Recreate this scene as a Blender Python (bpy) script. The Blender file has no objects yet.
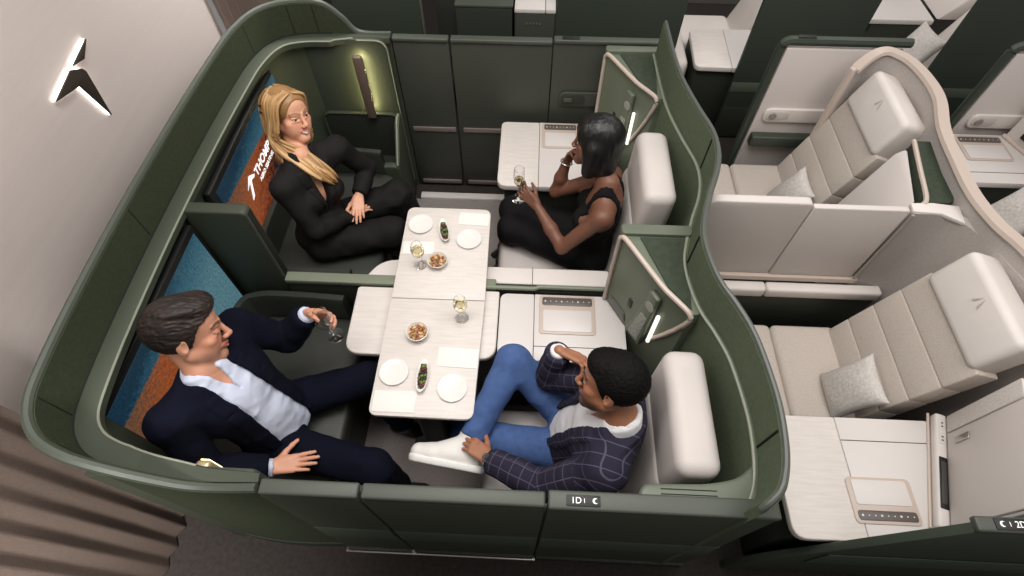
import bpy, bmesh, math, random
import numpy as np
from mathutils import Vector, Matrix
random.seed(7); np.random.seed(7)
SC = bpy.context.scene
COL = SC.collection
# ------------------------------------------------------------------ camera, world, light, exposure
TH, YAW, HC = math.radians(56.8), math.radians(2.56), 3.0
cam_d = bpy.data.cameras.new('camera'); cam = bpy.data.objects.new('camera', cam_d); COL.objects.link(cam)
cam.location = (0, 0, HC); cam.rotation_euler = (math.pi/2 - TH, 0, YAW)
cam_d.sensor_width = 36; cam_d.lens = 36*538/1024; cam_d.clip_start = .05
SC.camera = cam
w = bpy.data.worlds.new('cabin_ambient'); SC.world = w; w.use_nodes = True
w.node_tree.nodes['Background'].inputs[0].default_value = (1.0, .95, .91, 1)
w.node_tree.nodes['Background'].inputs[1].default_value = .22
SC.view_settings.view_transform = 'Standard'; SC.view_settings.look = 'None'
SC.view_settings.exposure = 0.0; SC.view_settings.gamma = 1.0; SC.view_settings.use_curve_mapping = False
def area(name, loc, target, sx, sy, power, col=(1, .967, .938), spread=math.pi):
    l = bpy.data.lights.new(name, 'AREA'); l.shape = 'RECTANGLE'; l.size = sx; l.size_y = sy; l.energy = power; l.color = col; l.spread = spread
    o = bpy.data.objects.new(name, l); COL.objects.link(o); o.location = loc
    o.rotation_euler = (Vector(target)-Vector(loc)).to_track_quat('-Z', 'Y').to_euler(); return o
area('ceiling_light_main', (-.1, 1.2, 4.3), (.05, 1.5, 0), 1.6, 1.2, 59)
area('ceiling_light_rows', (2.0, 1.0, 4.3), (1.9, 1.6, 0), 2.0, 2.4, 57)
area('ceiling_light_bulkhead', (-.2, 1.9, 4.2), (-2.0, 1.6, 1.3), 1.0, 1.0, 26)
area('curtain_fill', (-.8, -1.0, 2.7), (-1.75, -.05, .75), .5, .4, 15, spread=.95)  # added fill, narrowed to brighten the near curtain; no cabin lamp
area('far_curtain_fill', (-.9, 3.6, 3.4), (-1.9, 3.3, 1.2), .6, .4, 14, spread=1.2)  # extra lamp put in to lift the far curtain, not a fixture
area('side_fill', (-1.3, .7, 3.7), (.5, 1.4, .8), .9, .9, 20)  # invented fill from the left for cabinet faces and rear shell
area('ceiling_light_window_row', (2.2, 4.6, 3.6), (2.0, 4.3, 0), 3.0, .8, 40)

# ------------------------------------------------------------------ materials
def lin(c):
    return tuple((v/255/12.92 if v/255 <= .04045 else ((v/255+.055)/1.055)**2.4) for v in c) + (1,)
MATS = {}
def mat(name, rgb, rough=.5, metal=0, nscale=0, namt=0, bump=0, bscale=0, stretch=(1, 1, 1), trans=0, emit=0, coat=0, sss=0):
    if name in MATS: return MATS[name]
    m = bpy.data.materials.new(name); m.use_nodes = True; MATS[name] = m
    nt = m.node_tree; b = nt.nodes['Principled BSDF']
    b.inputs['Base Color'].default_value = lin(rgb); b.inputs['Roughness'].default_value = rough; b.inputs['Metallic'].default_value = metal
    if rough >= .7: b.inputs['Specular IOR Level'].default_value = .15
    if trans: b.inputs['Transmission Weight'].default_value = trans; b.inputs['IOR'].default_value = 1.4
    if emit: b.inputs['Emission Color'].default_value = lin(rgb); b.inputs['Emission Strength'].default_value = emit
    if coat: b.inputs['Coat Weight'].default_value = coat
    if sss: b.inputs['Subsurface Weight'].default_value = sss; b.inputs['Subsurface Radius'].default_value = (.012, .005, .003)
    if namt or bump:
        tc = nt.nodes.new('ShaderNodeTexCoord'); mp = nt.nodes.new('ShaderNodeMapping'); mp.inputs['Scale'].default_value = stretch
        nt.links.new(tc.outputs['Object'], mp.inputs[0])
    if namt:
        n = nt.nodes.new('ShaderNodeTexNoise'); n.inputs['Scale'].default_value = nscale; n.inputs['Detail'].default_value = 4
        nt.links.new(mp.outputs[0], n.inputs['Vector'])
        r = nt.nodes.new('ShaderNodeMapRange'); r.inputs[1].default_value = .3; r.inputs[2].default_value = .7
        r.inputs[3].default_value = 1-namt; r.inputs[4].default_value = 1+namt; nt.links.new(n.outputs[0], r.inputs[0])
        mx = nt.nodes.new('ShaderNodeVectorMath'); mx.operation = 'SCALE'; mx.inputs[0].default_value = lin(rgb)[:3]
        nt.links.new(r.outputs[0], mx.inputs['Scale']); nt.links.new(mx.outputs[0], b.inputs['Base Color'])
    if bump:
        n2 = nt.nodes.new('ShaderNodeTexNoise'); n2.inputs['Scale'].default_value = bscale; n2.inputs['Detail'].default_value = 3
        nt.links.new(mp.outputs[0], n2.inputs['Vector'])
        bp = nt.nodes.new('ShaderNodeBump'); bp.inputs['Strength'].default_value = bump; bp.inputs['Distance'].default_value = .004
        nt.links.new(n2.outputs[0], bp.inputs['Height']); nt.links.new(bp.outputs[0], b.inputs['Normal'])
    return m
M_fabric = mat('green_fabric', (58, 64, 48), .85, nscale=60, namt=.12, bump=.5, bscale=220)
M_shell = mat('green_satin', (60, 66, 53), .6, nscale=3, namt=.04)
M_rim = mat('grey_green_rim', (72, 77, 68), .5)
M_bead = mat('pale_bead', (138, 142, 126), .45)
M_dark = mat('dark_green_panel', (62, 65, 58), .5, nscale=2, namt=.06)
M_darker = mat('deep_green_panel', (44, 48, 41), .55)
M_black = mat('near_black', (22, 22, 22), .5)
M_sage = mat('sage_strip', (122, 129, 110), .5)
M_cream = mat('cream_leather', (222, 214, 208), .5, nscale=5, namt=.03, bump=.15, bscale=180)
M_white = mat('white_laminate', (217, 211, 207), .4)
M_taupe = mat('taupe_weave', (202, 191, 181), .9, nscale=150, namt=.08, bump=.6, bscale=300)
M_felt = mat('grey_felt', (182, 175, 170), .95, nscale=90, namt=.06, bump=.3, bscale=200)
M_wood = mat('pale_wood', (222, 214, 207), .45, nscale=9, namt=.06, stretch=(1, 9, 9))
M_gold = mat('champagne_trim', (198, 182, 170), .4)
M_seam = mat('seam_dark', (38, 40, 36), .8)
M_steel = mat('satin_steel', (180, 174, 170), .3, metal=.8)
M_pill = mat('pillow_weave', (206, 200, 194), .9, nscale=70, namt=.14, stretch=(1, 1, 3), bump=.8, bscale=90)
M_bgdoor = mat('beige_door', (212, 203, 198), .5)
M_greycarpet = mat('grey_carpet_light', (150, 142, 138), .95, nscale=120, namt=.12, bump=.4, bscale=260)
M_glow = mat('warm_lamp_glow', (255, 236, 190), .5, emit=3.0)
M_whiteglow = mat('white_lamp_glow', (255, 250, 240), .5, emit=1.1)

# ------------------------------------------------------------------ mesh builder
def catmull(P, n=6, closed=False):
    P = [np.array(p, float) for p in P]; out = []
    N = len(P)
    for i in range(N if closed else N-1):
        if closed: a, b, c, d = P[i-1], P[i], P[(i+1) % N], P[(i+2) % N]
        else: a, b, c, d = P[max(i-1, 0)], P[i], P[i+1], P[min(i+2, N-1)]
        for k in range(n):
            t = k/n
            out.append(.5*((2*b)+(-a+c)*t+(2*a-5*b+4*c-d)*t*t+(-a+3*b-3*c+d)*t**3))
    if not closed: out.append(P[-1])
    return out
def roundpoly(pts, r, n=5):
    out = []; N = len(pts)
    for i, p in enumerate(pts):
        rr = r[i] if isinstance(r, (list, tuple)) else r
        p = Vector(p); a = Vector(pts[i-1]); b = Vector(pts[(i+1) % N])
        if rr <= 0: out.append(tuple(p)); continue
        da, db = (a-p), (b-p); ra = min(rr, da.length*.49, db.length*.49)
        s, e = p+da.normalized()*ra, p+db.normalized()*ra
        for k in range(n+1):
            t = k/n; out.append(tuple(s*(1-t)**2+p*2*t*(1-t)+e*t*t))
    return out
def rr(x0, x1, y0, y1, r, n=5): return roundpoly([(x0, y0), (x1, y0), (x1, y1), (x0, y1)], r, n)
class MB:
    def __init__(s): s.bm = bmesh.new()
    def _merge(s, b, bev=0, seg=2, ang=.5):
        bmesh.ops.recalc_face_normals(b, faces=b.faces[:])
        if bev > 0:
            ed = [e for e in b.edges if len(e.link_faces) == 2 and e.calc_face_angle(0) > ang]
            if ed: bmesh.ops.bevel(b, geom=ed, offset=bev, segments=seg, profile=.5, affect='EDGES', clamp_overlap=True)
        me = bpy.data.meshes.new('tmp'); b.to_mesh(me); b.free(); s.bm.from_mesh(me); bpy.data.meshes.remove(me); return s
    def box(s, x0, x1, y0, y1, z0, z1, bev=.006, seg=2, rot=None, piv=None):
        b = bmesh.new(); bmesh.ops.create_cube(b, size=1)
        for v in b.verts: v.co = Vector(((x0+x1)/2+v.co.x*(x1-x0), (y0+y1)/2+v.co.y*(y1-y0), (z0+z1)/2+v.co.z*(z1-z0)))
        if rot is not None:
            pv = Vector(piv or ((x0+x1)/2, (y0+y1)/2, (z0+z1)/2))
            bmesh.ops.transform(b, matrix=Matrix.Translation(pv) @ rot.to_4x4() @ Matrix.Translation(-pv), verts=b.verts[:])
        return s._merge(b, bev, seg)
    def ext(s, pts, vec, bev=0, seg=2):
        b = bmesh.new(); vec = Vector(vec); A = [b.verts.new(Vector(p)) for p in pts]; B = [b.verts.new(Vector(p)+vec) for p in pts]
        b.faces.new(A); b.faces.new(B[::-1]); N = len(A)
        for i in range(N): b.faces.new((A[i], B[i], B[(i+1) % N], A[(i+1) % N]))
        return s._merge(b, bev, seg, .8)
    def prism(s, poly, z0, z1, bev=0, seg=2): return s.ext([(p[0], p[1], z0) for p in poly], (0, 0, z1-z0), bev, seg)
    def hull(s, pts, bev=0, seg=2):
        b = bmesh.new(); vs = [b.verts.new(Vector(p)) for p in pts]
        r = bmesh.ops.convex_hull(b, input=vs)
        bmesh.ops.delete(b, geom=list({v for v in r['geom_interior'] if isinstance(v, bmesh.types.BMVert)}), context='VERTS')
        bmesh.ops.dissolve_limit(b, angle_limit=.02, verts=b.verts[:], edges=b.edges[:])
        return s._merge(b, bev, seg)
    def tube(s, pts, r, n=8, closed=False, flat=1.0, mi=0):
        b = bmesh.new(); P = [Vector(p) for p in pts]; N = len(P); rings = []
        up0 = Vector((0, 0, 1))
        for i, p in enumerate(P):
            t = (P[(i+1) % N]-P[i-1]) if closed else (P[min(i+1, N-1)]-P[max(i-1, 0)])
            t.normalize(); u = up0 if abs(t.dot(up0)) < .95 else Vector((0, 1, 0))
            a = t.cross(u).normalized(); c = a.cross(t).normalized(); ri = r[i] if isinstance(r, (list, tuple, np.ndarray)) else r
            rings.append([b.verts.new(p+a*ri*math.cos(k*2*math.pi/n)+c*ri*flat*math.sin(k*2*math.pi/n)) for k in range(n)])
        for i in range(N if closed else N-1):
            A, B = rings[i], rings[(i+1) % N]
            for k in range(n): b.faces.new((A[k], A[(k+1) % n], B[(k+1) % n], B[k]))
        if not closed: b.faces.new(rings[0][::-1]); b.faces.new(rings[-1])
        for f in b.faces: f.material_index = mi
        return s._merge(b)
    def lathe(s, prof, c, n=24, rot=None):
        b = bmesh.new(); rings = []
        for (r, z) in prof:
            if r < 1e-6: rings.append([b.verts.new((0, 0, z))]); continue
            rings.append([b.verts.new((r*math.cos(k*2*math.pi/n), r*math.sin(k*2*math.pi/n), z)) for k in range(n)])
        for A, B in zip(rings[:-1], rings[1:]):
            for k in range(n):
                q = [A[k % len(A)], A[(k+1) % len(A)], B[(k+1) % len(B)], B[k % len(B)]]; q = list(dict.fromkeys(q))
                if len(q) > 2: b.faces.new(q)
        M = Matrix.Translation(Vector(c))
        if rot is not None: M = M @ rot.to_4x4()
        bmesh.ops.transform(b, matrix=M, verts=b.verts[:])
        return s._merge(b)
    def sweep(s, path, secfn, closed_sec=True):
        """path: plan points (x, y, ...); secfn(i, p) -> list of (offset to the left of travel, z)"""
        b = bmesh.new(); N = len(path); rings = []
        for i, p in enumerate(path):
            a, c = path[max(i-1, 0)], path[min(i+1, N-1)]
            t = Vector((c[0]-a[0], c[1]-a[1])).normalized(); nrm = Vector((-t.y, t.x))
            rings.append([b.verts.new((p[0]+nrm.x*o, p[1]+nrm.y*o, z)) for o, z in secfn(i, p)])
        m = len(rings[0])
        for i in range(N-1):
            for k in range(m if closed_sec else m-1): b.faces.new((rings[i][k], rings[i][(k+1) % m], rings[i+1][(k+1) % m], rings[i+1][k]))
        if closed_sec: b.faces.new(rings[0][::-1]); b.faces.new(rings[-1])
        return s._merge(b)
    def raw(s, V, F):
        b = bmesh.new(); vs = [b.verts.new(Vector(v)) for v in V]
        for f in F: b.faces.new([vs[i] for i in f])
        return s._merge(b)
    def build(s, name, m, parent=None, ang=40, label=None):
        me = bpy.data.meshes.new(name); s.bm.to_mesh(me); s.bm.free()
        me.polygons.foreach_set('use_smooth', [True]*len(me.polygons)); me.set_sharp_from_angle(angle=math.radians(ang))
        return link(name, me, m, parent, label)
def link(name, me, m, parent=None, label=None):
    o = bpy.data.objects.new(name, me); COL.objects.link(o)
    for mm in (m if isinstance(m, (list, tuple)) else [m]): me.materials.append(mm)
    if parent is not None:
        o.parent = parent
        off = Vector(parent.location); p = parent.parent
        if p is not None: off += Vector(p.location)
        me.transform(Matrix.Translation(-off))
    if label: o['label'] = label
    return o
def tag(o, label, cat, group=None, kind=None):
    o['label'] = label; o['category'] = cat
    if group: o['group'] = group
    if kind: o['kind'] = kind
    return o
def thing(name, loc, label, cat, group=None):
    o = bpy.data.objects.new(name, None); COL.objects.link(o); o.location = loc; o.empty_display_size = .05
    return tag(o, label, cat, group)
def struct(name, mb, m, ang=40):
    o = mb.build(name, m, None, ang); o['kind'] = 'structure'; return o
def copy_tree(o, dloc, label, parent=None):
    c = o.copy(); COL.objects.link(c)
    if parent is not None: c.parent = parent
    else:
        c.location = Vector(o.location)+Vector(dloc); c['label'] = label
    for ch in list(o.children): copy_tree(ch, dloc, None, c)
    return c
def text_mesh(s, size, extrude=.0006, align='LEFT', bold=False):
    cu = bpy.data.curves.new('txt', 'FONT'); cu.body = s; cu.size = size; cu.extrude = extrude; cu.align_x = align
    if bold: cu.offset = size*.018
    o = bpy.data.objects.new('txt', cu); COL.objects.link(o)
    dg = bpy.context.evaluated_depsgraph_get(); me = bpy.data.meshes.new_from_object(o.evaluated_get(dg))
    bpy.data.objects.remove(o); bpy.data.curves.remove(cu); return me
def place_text(name, s, size, origin, xdir, ydir, m, parent, align='LEFT', bold=False):
    me = text_mesh(s, size, align=align, bold=bold); X = Vector(xdir).normalized(); Y = Vector(ydir).normalized(); Z = X.cross(Y)
    M = Matrix((X, Y, Z)).transposed().to_4x4(); M.translation = Vector(origin); me.transform(M); me.materials.clear()
    return link(name, me, m, parent)

# ------------------------------------------------------------------ setting: floor, bulkhead
M_floor = mat('cabin_carpet', (56, 51, 49), .95, nscale=45, namt=.18, bump=.6, bscale=160)
M_wall = mat('bulkhead_texture', (208, 196, 190), .7, nscale=3, namt=.02, bump=.35, bscale=60, stretch=(1, .25, 9))
struct('floor', MB().box(-2.6, 4.2, -1.2, 5.6, -.05, 0, 0), M_floor)
wb = MB().box(-2.0, -1.9, .62, 3.02, 0, 3.6, .012)
struct('wall_front', wb, M_wall)
# far fuselage side beyond the window suites
struct('wall_far', MB().box(-2.6, 4.2, 5.5, 5.6, 0, 1.4, .01), mat('sidewall', (120, 116, 110), .7))
# curtains: pleated cloth hanging at both aisle ends of the bulkhead
M_curt = mat('curtain_cloth', (134, 118, 108), .9, nscale=80, namt=.06, bump=.4, bscale=260)
def curtain(y0, y1, x, z0, z1, nf, amp, label):
    b = bmesh.new(); n = nf*10; rows = 10; g = []
    for j in range(rows+1):
        z = z0+(z1-z0)*j/rows; row = []
        for i in range(n+1):
            t = i/n; a = amp*(.75+.25*math.sin(j*.7+i*.11)); ph = t*nf*2*math.pi
            row.append(b.verts.new((x+a*math.sin(ph)+.01*math.sin(j*.5+t*9), y0+(y1-y0)*t+.25*a*math.sin(2*ph), z)))
        g.append(row)
    for j in range(rows):
        for i in range(n): b.faces.new((g[j][i], g[j][i+1], g[j+1][i+1], g[j+1][i]))
    bmesh.ops.solidify(b, geom=b.faces[:], thickness=.006)
    m = MB(); m._merge(b); o = m.build('aisle_curtain', M_curt, None, 60); tag(o, label, 'curtain'); return o
curtain(-.75, .575, -1.72, .02, 1.9, 14, .017, 'taupe pleated curtain hanging below the lit wall emblem at the near aisle')
curtain(3.0, 3.75, -1.86, .02, 1.9, 8, .026, 'taupe pleated curtain at the far aisle beyond the front shell corner')
# backlit emblem: two dark blades standing off the wall with a lit edge behind
em = thing('wall_emblem', (-1.89, 1.8, 1.4), 'dark two-piece winged emblem with white backlight on the pale bulkhead wall', 'emblem')
def on_wall(pts): # photo-proportioned outline in (y, z) on the bulkhead
    return [(-1.868, y, z) for y, z in pts]
from_px = {'top': [(84.6, 38.5), (82.5, 59), (71.5, 66)], 'low': [(54.5, 102), (69, 70), (80.5, 68.5), (84, 70.5), (110.5, 115), (78, 86)]}
CF = Vector((-math.sin(YAW)*math.cos(TH), math.cos(YAW)*math.cos(TH), -math.sin(TH))); CR = Vector((math.cos(YAW), math.sin(YAW), 0)); CU = CR.cross(CF)
def at_x(px, py, X):
    d = CF+CR*((px-512)/538)-CU*((py-288)/538); k = X/d.x; return (X, d.y*k, HC+d.z*k)
M_blade = mat('emblem_bronze', (70, 62, 57), .35, metal=.4)
for k in ('top', 'low'):
    P = [at_x(px, py, -1.886) for px, py in from_px[k]]
    bl = MB().ext(P, (.010, 0, 0), .002).build('emblem_blade', M_blade, em)
    c = Vector((0, 0, 0))
    for p in P: c += Vector(p)/len(P)
    Q = [(-1.8965, p[1], p[2]) for p in P]
    MB().ext(Q, (.007, 0, 0), 0).build('backlight', M_whiteglow if False else mat('emblem_backlight', (255, 250, 244), .5, emit=5), bl)

# ------------------------------------------------------------------ front shell of the four-person suite
fs = thing('front_shell', (-1.6, 1.6, 0), 'dark green curved front partition of the group suite along the bulkhead', 'partition')
FR = catmull([(-.84, .372, 1.2), (-1.0, .366, 1.2), (-1.1, .366, 1.235), (-1.25, .378, 1.325), (-1.371, .402, 1.375), (-1.48, .455, 1.38), (-1.553, .55, 1.38), (-1.583, .70, 1.38), (-1.605, 1.0, 1.38), (-1.62, 1.47, 1.38), (-1.618, 2.0, 1.38), (-1.605, 2.4, 1.38), (-1.588, 2.60, 1.38), (-1.54, 2.76, 1.38), (-1.457, 2.854, 1.38), (-1.33, 2.898, 1.38), (-1.192, 2.908, 1.368), (-1.1, 2.912, 1.29), (-1.02, 2.912, 1.2), (-.83, 2.90, 1.2)], 5)
N = len(FR)
def endw(i):  # narrow the ledge toward both ends
    return .085 if 18 < i < N-14 else .03+.055*max(0, min(1, (i if i <= 18 else N-1-i)/18))
MB().sweep(FR, lambda i, p: [(.006, 0), (.006, p[2]-.004), (-.02, p[2]-.004), (-.02, 1.19), (-.02, 0)]).build('outer_wall', M_fabric, fs)
MB().tube([(p[0], p[1], p[2]) for p in FR], .016, 8).build('top_rim', M_rim, fs)
MB().sweep(FR, lambda i, p: [(-.018, 1.17), (-.018, 1.2), (-.018-endw(i)*.9, 1.203), (-.018-endw(i), 1.197), (-.018-endw(i), 1.17), (-.012-endw(i)*.55, 1.165), (-.012-endw(i)*.55, .0), (-.019, 0)]).build('ledge_and_lining', M_shell, fs)
def inner(i, d=0, z=0):
    a, c = FR[max(i-1, 0)], FR[min(i+1, N-1)]; t = Vector((c[0]-a[0], c[1]-a[1])).normalized(); o = -.018-endw(i)-d
    return (FR[i][0]-t.y*o, FR[i][1]+t.x*o, z)
MB().tube([inner(i, -.004, 1.2) for i in range(8, N-6)], .0045, 6).build('edge_bead', M_bead, fs)
MB().tube([inner(i, -endw(i)+.002, 1.203) for i in range(14, N-14)], .005, 6).build('inner_groove', M_seam, fs)
for i in (22, 31, 44, 62, 73, 78):
    sm = MB(); a = inner(i, -endw(i)+.0, 1.205); sm.tube([(a[0], a[1], 1.205), (a[0], a[1], 1.37)], .004, 6); sm.build('fabric_seam', M_seam, fs)
# far inner end panel & near inner end panel (square shoulder with lit sconce)
fo = roundpoly([(-1.40, 0), (-.85, 0), (-.85, 1.2), (-1.40, 1.2)], [0, 0, .07, 0])
MB().ext([(x, 2.835, z) for x, z in fo], (0, .05, 0), .008).build('end_panel', M_shell, fs)
MB().ext([(x, .385, z) for x, z in roundpoly([(-1.42, 0), (-.86, 0), (-.86, 1.195), (-1.42, 1.195)], [0, 0, .03, 0])], (0, .05, 0), .008).build('end_panel', M_shell, fs)
MB().tube([(x, 2.832, z) for x, z in roundpoly([(-1.02, 1.199), (-.852, 1.199), (-.852, .1)], [0, .07, 0])], .004, 6).build('panel_bead', M_bead, fs)
# divider wing between the two screens
MB().ext([(x, 1.515, z) for x, z in roundpoly([(-1.54, .45), (-1.245, .45), (-1.245, 1.2), (-1.54, 1.2)], [0, 0, .03, 0])], (0, .062, 0), .012, 3).build('divider_wing', M_shell, fs)
MB().box(-1.262, -1.243, 1.528, 1.565, .7, 1.18, .003).build('wing_edge_strip', M_seam, fs)
# toe kick
MB().sweep(FR, lambda i, p: [(.012, .0), (.012, .09), (.004, .09), (.004, 0)]).build('toe_kick', M_darker, fs)

# sconces on both end panels
def sconce(x, y, z0, z1, ny, label, tilt):
    t = thing('wall_sconce', (x, y, z0), label, 'lamp')
    bar = MB().box(x-.028, x+.028, y+ny*.045, y+ny*.078, z0, z1, .014, 3).build('lamp_bar', mat('sconce_bronze', (118, 100, 90), .45, metal=.3), t)
    MB().box(x-.019, x+.019, y+ny*.030, y+ny*.0445, z0+.03, z1-.03, .002).build('light_strip', mat('sconce_glow', (255, 240, 176), .5, emit=34), t)
    MB().box(x-.012, x+.012, y, y+ny*.03, z0+.06, z1-.06, .002).build('wall_mount', M_black, t)
    return t
sconce(-1.022, 2.835, .70, 1.14, -1, 'slim bronze wall lamp glowing on the green panel beyond the blonde woman', 0)
sb = thing('wall_sconce', (-1.07, .47, .7), 'slim lit wall lamp by the near partition beside the man in navy', 'lamp')
MB().box(-1.115, -1.062, .438, .475, .78, 1.12, .014, 3).build('lamp_bar', mat('sconce_gold', (200, 180, 140), .3, metal=.5), sb)
MB().box(-1.104, -1.073, .475, .479, .80, 1.11, .001).build('light_strip', mat('sconce_glow_soft', (255, 240, 190), .5, emit=2.2), sb)

# ------------------------------------------------------------------ screens
def screen_mat(name, tilt, off):
    m = bpy.data.materials.new(name); m.use_nodes = True; nt = m.node_tree; b = nt.nodes['Principled BSDF']; L = nt.links
    b.inputs['Roughness'].default_value = .18; b.inputs['Base Color'].default_value = (.01, .01, .012, 1)
    tc = nt.nodes.new('ShaderNodeTexCoord'); sx = nt.nodes.new('ShaderNodeSeparateXYZ'); L.new(tc.outputs['Generated'], sx.inputs[0])
    n = nt.nodes.new('ShaderNodeTexNoise'); n.inputs['Scale'].default_value = 26; n.inputs['Detail'].default_value = 8; n.inputs['Roughness'].default_value = .7
    mp = nt.nodes.new('ShaderNodeMapping'); mp.inputs['Scale'].default_value = (1, 1.2, .8); L.new(tc.outputs['Generated'], mp.inputs[0]); L.new(mp.outputs[0], n.inputs['Vector'])
    def mth(op, i0, i1, i2=None):
        q = nt.nodes.new('ShaderNodeMath'); q.operation = op
        for k, v in enumerate((i0, i1, i2)):
            if v is None: continue
            if isinstance(v, (int, float)): q.inputs[k].default_value = v
            else: L.new(v, q.inputs[k])
        return q.outputs[0]
    def ramp(v, stops):
        r = nt.nodes.new('ShaderNodeValToRGB'); e = r.color_ramp.elements; e[0].position = stops[0][0]; e[0].color = lin(stops[0][1]); e[1].position = stops[-1][0]; e[1].color = lin(stops[-1][1])
        for p, c in stops[1:-1]: x = e.new(p); x.color = lin(c)
        L.new(v, r.inputs[0]); return r.outputs[0]
    gy, gz = sx.outputs[1], sx.outputs[2]; nz = n.outputs[0]
    sky = ramp(mth('MULTIPLY_ADD', nz, .35, mth('MULTIPLY_ADD', gy, -.35, gz)), [(.45, (96, 140, 152)), (.75, (66, 112, 130)), (.95, (34, 76, 96)), (1.15, (24, 58, 78))])
    land = ramp(mth('MULTIPLY_ADD', nz, .9, mth('MULTIPLY_ADD', gy, .75, mth('MULTIPLY', gz, -.45))), [(.15, (120, 84, 62)), (.40, (176, 92, 46)), (.62, (138, 60, 26)), (.72, (60, 34, 24)), (.78, (16, 24, 34)), (.95, (12, 20, 32))])
    mixn = nt.nodes.new('ShaderNodeMix'); mixn.data_type = 'RGBA'
    fr_ = nt.nodes.new('ShaderNodeMapRange'); L.new(mth('MULTIPLY_ADD', nz, .06, mth('MULTIPLY_ADD', mth('MAXIMUM', mth('SUBTRACT', gy, off), 0.0), tilt, mth('MULTIPLY_ADD', gy, .10, gz))), fr_.inputs[0]); fr_.inputs[1].default_value = .835; fr_.inputs[2].default_value = .855
    L.new(fr_.outputs[0], mixn.inputs['Factor']); L.new(land, mixn.inputs['A']); L.new(sky, mixn.inputs['B'])
    n3 = nt.nodes.new('ShaderNodeTexNoise'); n3.inputs['Scale'].default_value = 60; n3.inputs['Detail'].default_value = 6; L.new(mp.outputs[0], n3.inputs['Vector'])
    mr = nt.nodes.new('ShaderNodeMapRange'); mr.inputs[1].default_value = .35; mr.inputs[2].default_value = .65; mr.inputs[3].default_value = .72; mr.inputs[4].default_value = 1.2; L.new(n3.outputs[0], mr.inputs[0])
    mx = nt.nodes.new('ShaderNodeVectorMath'); mx.operation = 'SCALE'; L.new(mixn.outputs['Result'], mx.inputs[0]); L.new(mr.outputs[0], mx.inputs['Scale'])
    L.new(mx.outputs[0], b.inputs['Emission Color']); b.inputs['Emission Strength'].default_value = .62
    return m
M_scr = screen_mat('screen_picture_shore', 0.0, .5); M_scr2 = screen_mat('screen_picture_horizon', 1.6, .42)
def screen(y0, y1, z0, z1, label, pic):
    t = thing('wall_screen', (-1.52, (y0+y1)/2, z0), label, 'screen')
    MB().box(-1.548, -1.512, y0, y1, z0, z1, .008).build('screen_bezel', M_black, t)
    MB().box(-1.513, -1.509, y0+.045, y1-.025, z0+.03, z1-.035, 0).build('display', pic, t)
    return t
s1 = screen(1.70, 2.70, .50, 1.11, 'wide wall screen behind the blonde woman, showing a logo and orange shore', M_scr)
screen(.57, 1.50, .50, 1.13, 'wide wall screen behind the man in navy, blue above orange', M_scr2)
M_wtext = mat('screen_lettering', (245, 245, 245), .5, emit=.9)
tx = Vector((0, 1, 0)); ty = Vector((0, 0, 1))
place_text('lettering', 'THOMPSON', .072, (-1.5065, 2.085, .84), tx, ty, M_wtext, s1, bold=True)
place_text('lettering', 'AERO SEATING', .034, (-1.5065, 2.10, .79), tx, ty, M_wtext, s1, bold=True)
lg = MB()
for P in ([(1.955, .79), (1.985, .80), (2.03, .885), (2.015, .90)], [(2.0, .885), (2.02, .91), (2.075, .875), (2.06, .865)], [(1.955, .865), (2.02, .91), (2.01, .885)]):
    lg.ext([(-1.5068, y, z) for y, z in P], (.0012, 0, 0))
lg.build('screen_logo', M_wtext, s1)

# ------------------------------------------------------------------ left benches (dark alcove seats) and side bin
def bench(y0, y1, label):
    t = thing('alcove_bench', (-1.2, (y0+y1)/2, 0), label, 'bench')
    MB().prism(rr(-1.505, -.86, y0+.02, y1-.02, .10, 6), 0, .34, .012).build('base', M_darker, t)
    MB().prism(rr(-1.49, -.84, y0+.07, y1-.07, .14, 6), .341, .46, .03, 3).build('seat_cushion', mat('bench_leather', (42, 44, 38), .5, nscale=5, namt=.05), t)
    # raised tub side wrapping the seat
    path = catmull([(-.95, y1-.04), (-1.2, y1-.035), (-1.40, y1-.05), (-1.475, y1-.14), (-1.485, (y0+y1)/2), (-1.475, y0+.14), (-1.40, y0+.05), (-1.2, y0+.035), (-.95, y0+.04)], 6)
    n = len(path)
    MB().sweep(path, lambda i, p: [(-.025, .3), (-.025, .60+.03*math.sin(math.pi*i/n)), (-.012, .615+.03*math.sin(math.pi*i/n)), (.018, .615+.03*math.sin(math.pi*i/n)), (.03, .60), (.03, .3)]).build('tub_side', mat('tub_panel', (40, 43, 37), .5), t)
    return t
bench(.44, 1.50, 'dark green alcove bench under the man in the navy suit')
bench(1.58, 2.60, 'dark green alcove bench under the blonde woman')
sbn = thing('side_bin', (-1.08, 2.72, 0), 'dark green open storage bin under the glowing wall lamp', 'storage bin')
bo = roundpoly([(-1.36, .0), (-.85, 0), (-.85, .71), (-1.36, .71)], [0, 0, .07, .06], 6)
MB().ext([(x, 2.80, z) for x, z in bo], (0, .032, 0), .006).build('back_panel', M_darker, sbn)
MB().prism(rr(-1.36, -.876, 2.60, 2.80, .02), 0, .36, .008).build('bin_base', M_darker, sbn)
MB().ext([(x, 2.545, z) for x, z in roundpoly([(-1.36, 0), (-.85, 0), (-.85, .50), (-1.36, .46)], [0, 0, .05, .02])], (0, .05, 0), .012, 3).build('front_panel', M_shell, sbn)
MB().ext([(-.875, y, z) for y, z in roundpoly([(2.56, .0), (2.82, 0), (2.82, .71), (2.74, .71), (2.55, .50)], [0, 0, .0, .05, .05])], (.03, 0, 0), .006).build('side_panel', M_shell, sbn)
MB().tube([(x, 2.797, z) for x, z in roundpoly([(-1.35, .40), (-1.35, .712), (-.855, .712), (-.855, .45)], [0, .06, .07, 0])], .008, 6).build('bin_rim', M_shell, sbn)
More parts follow.
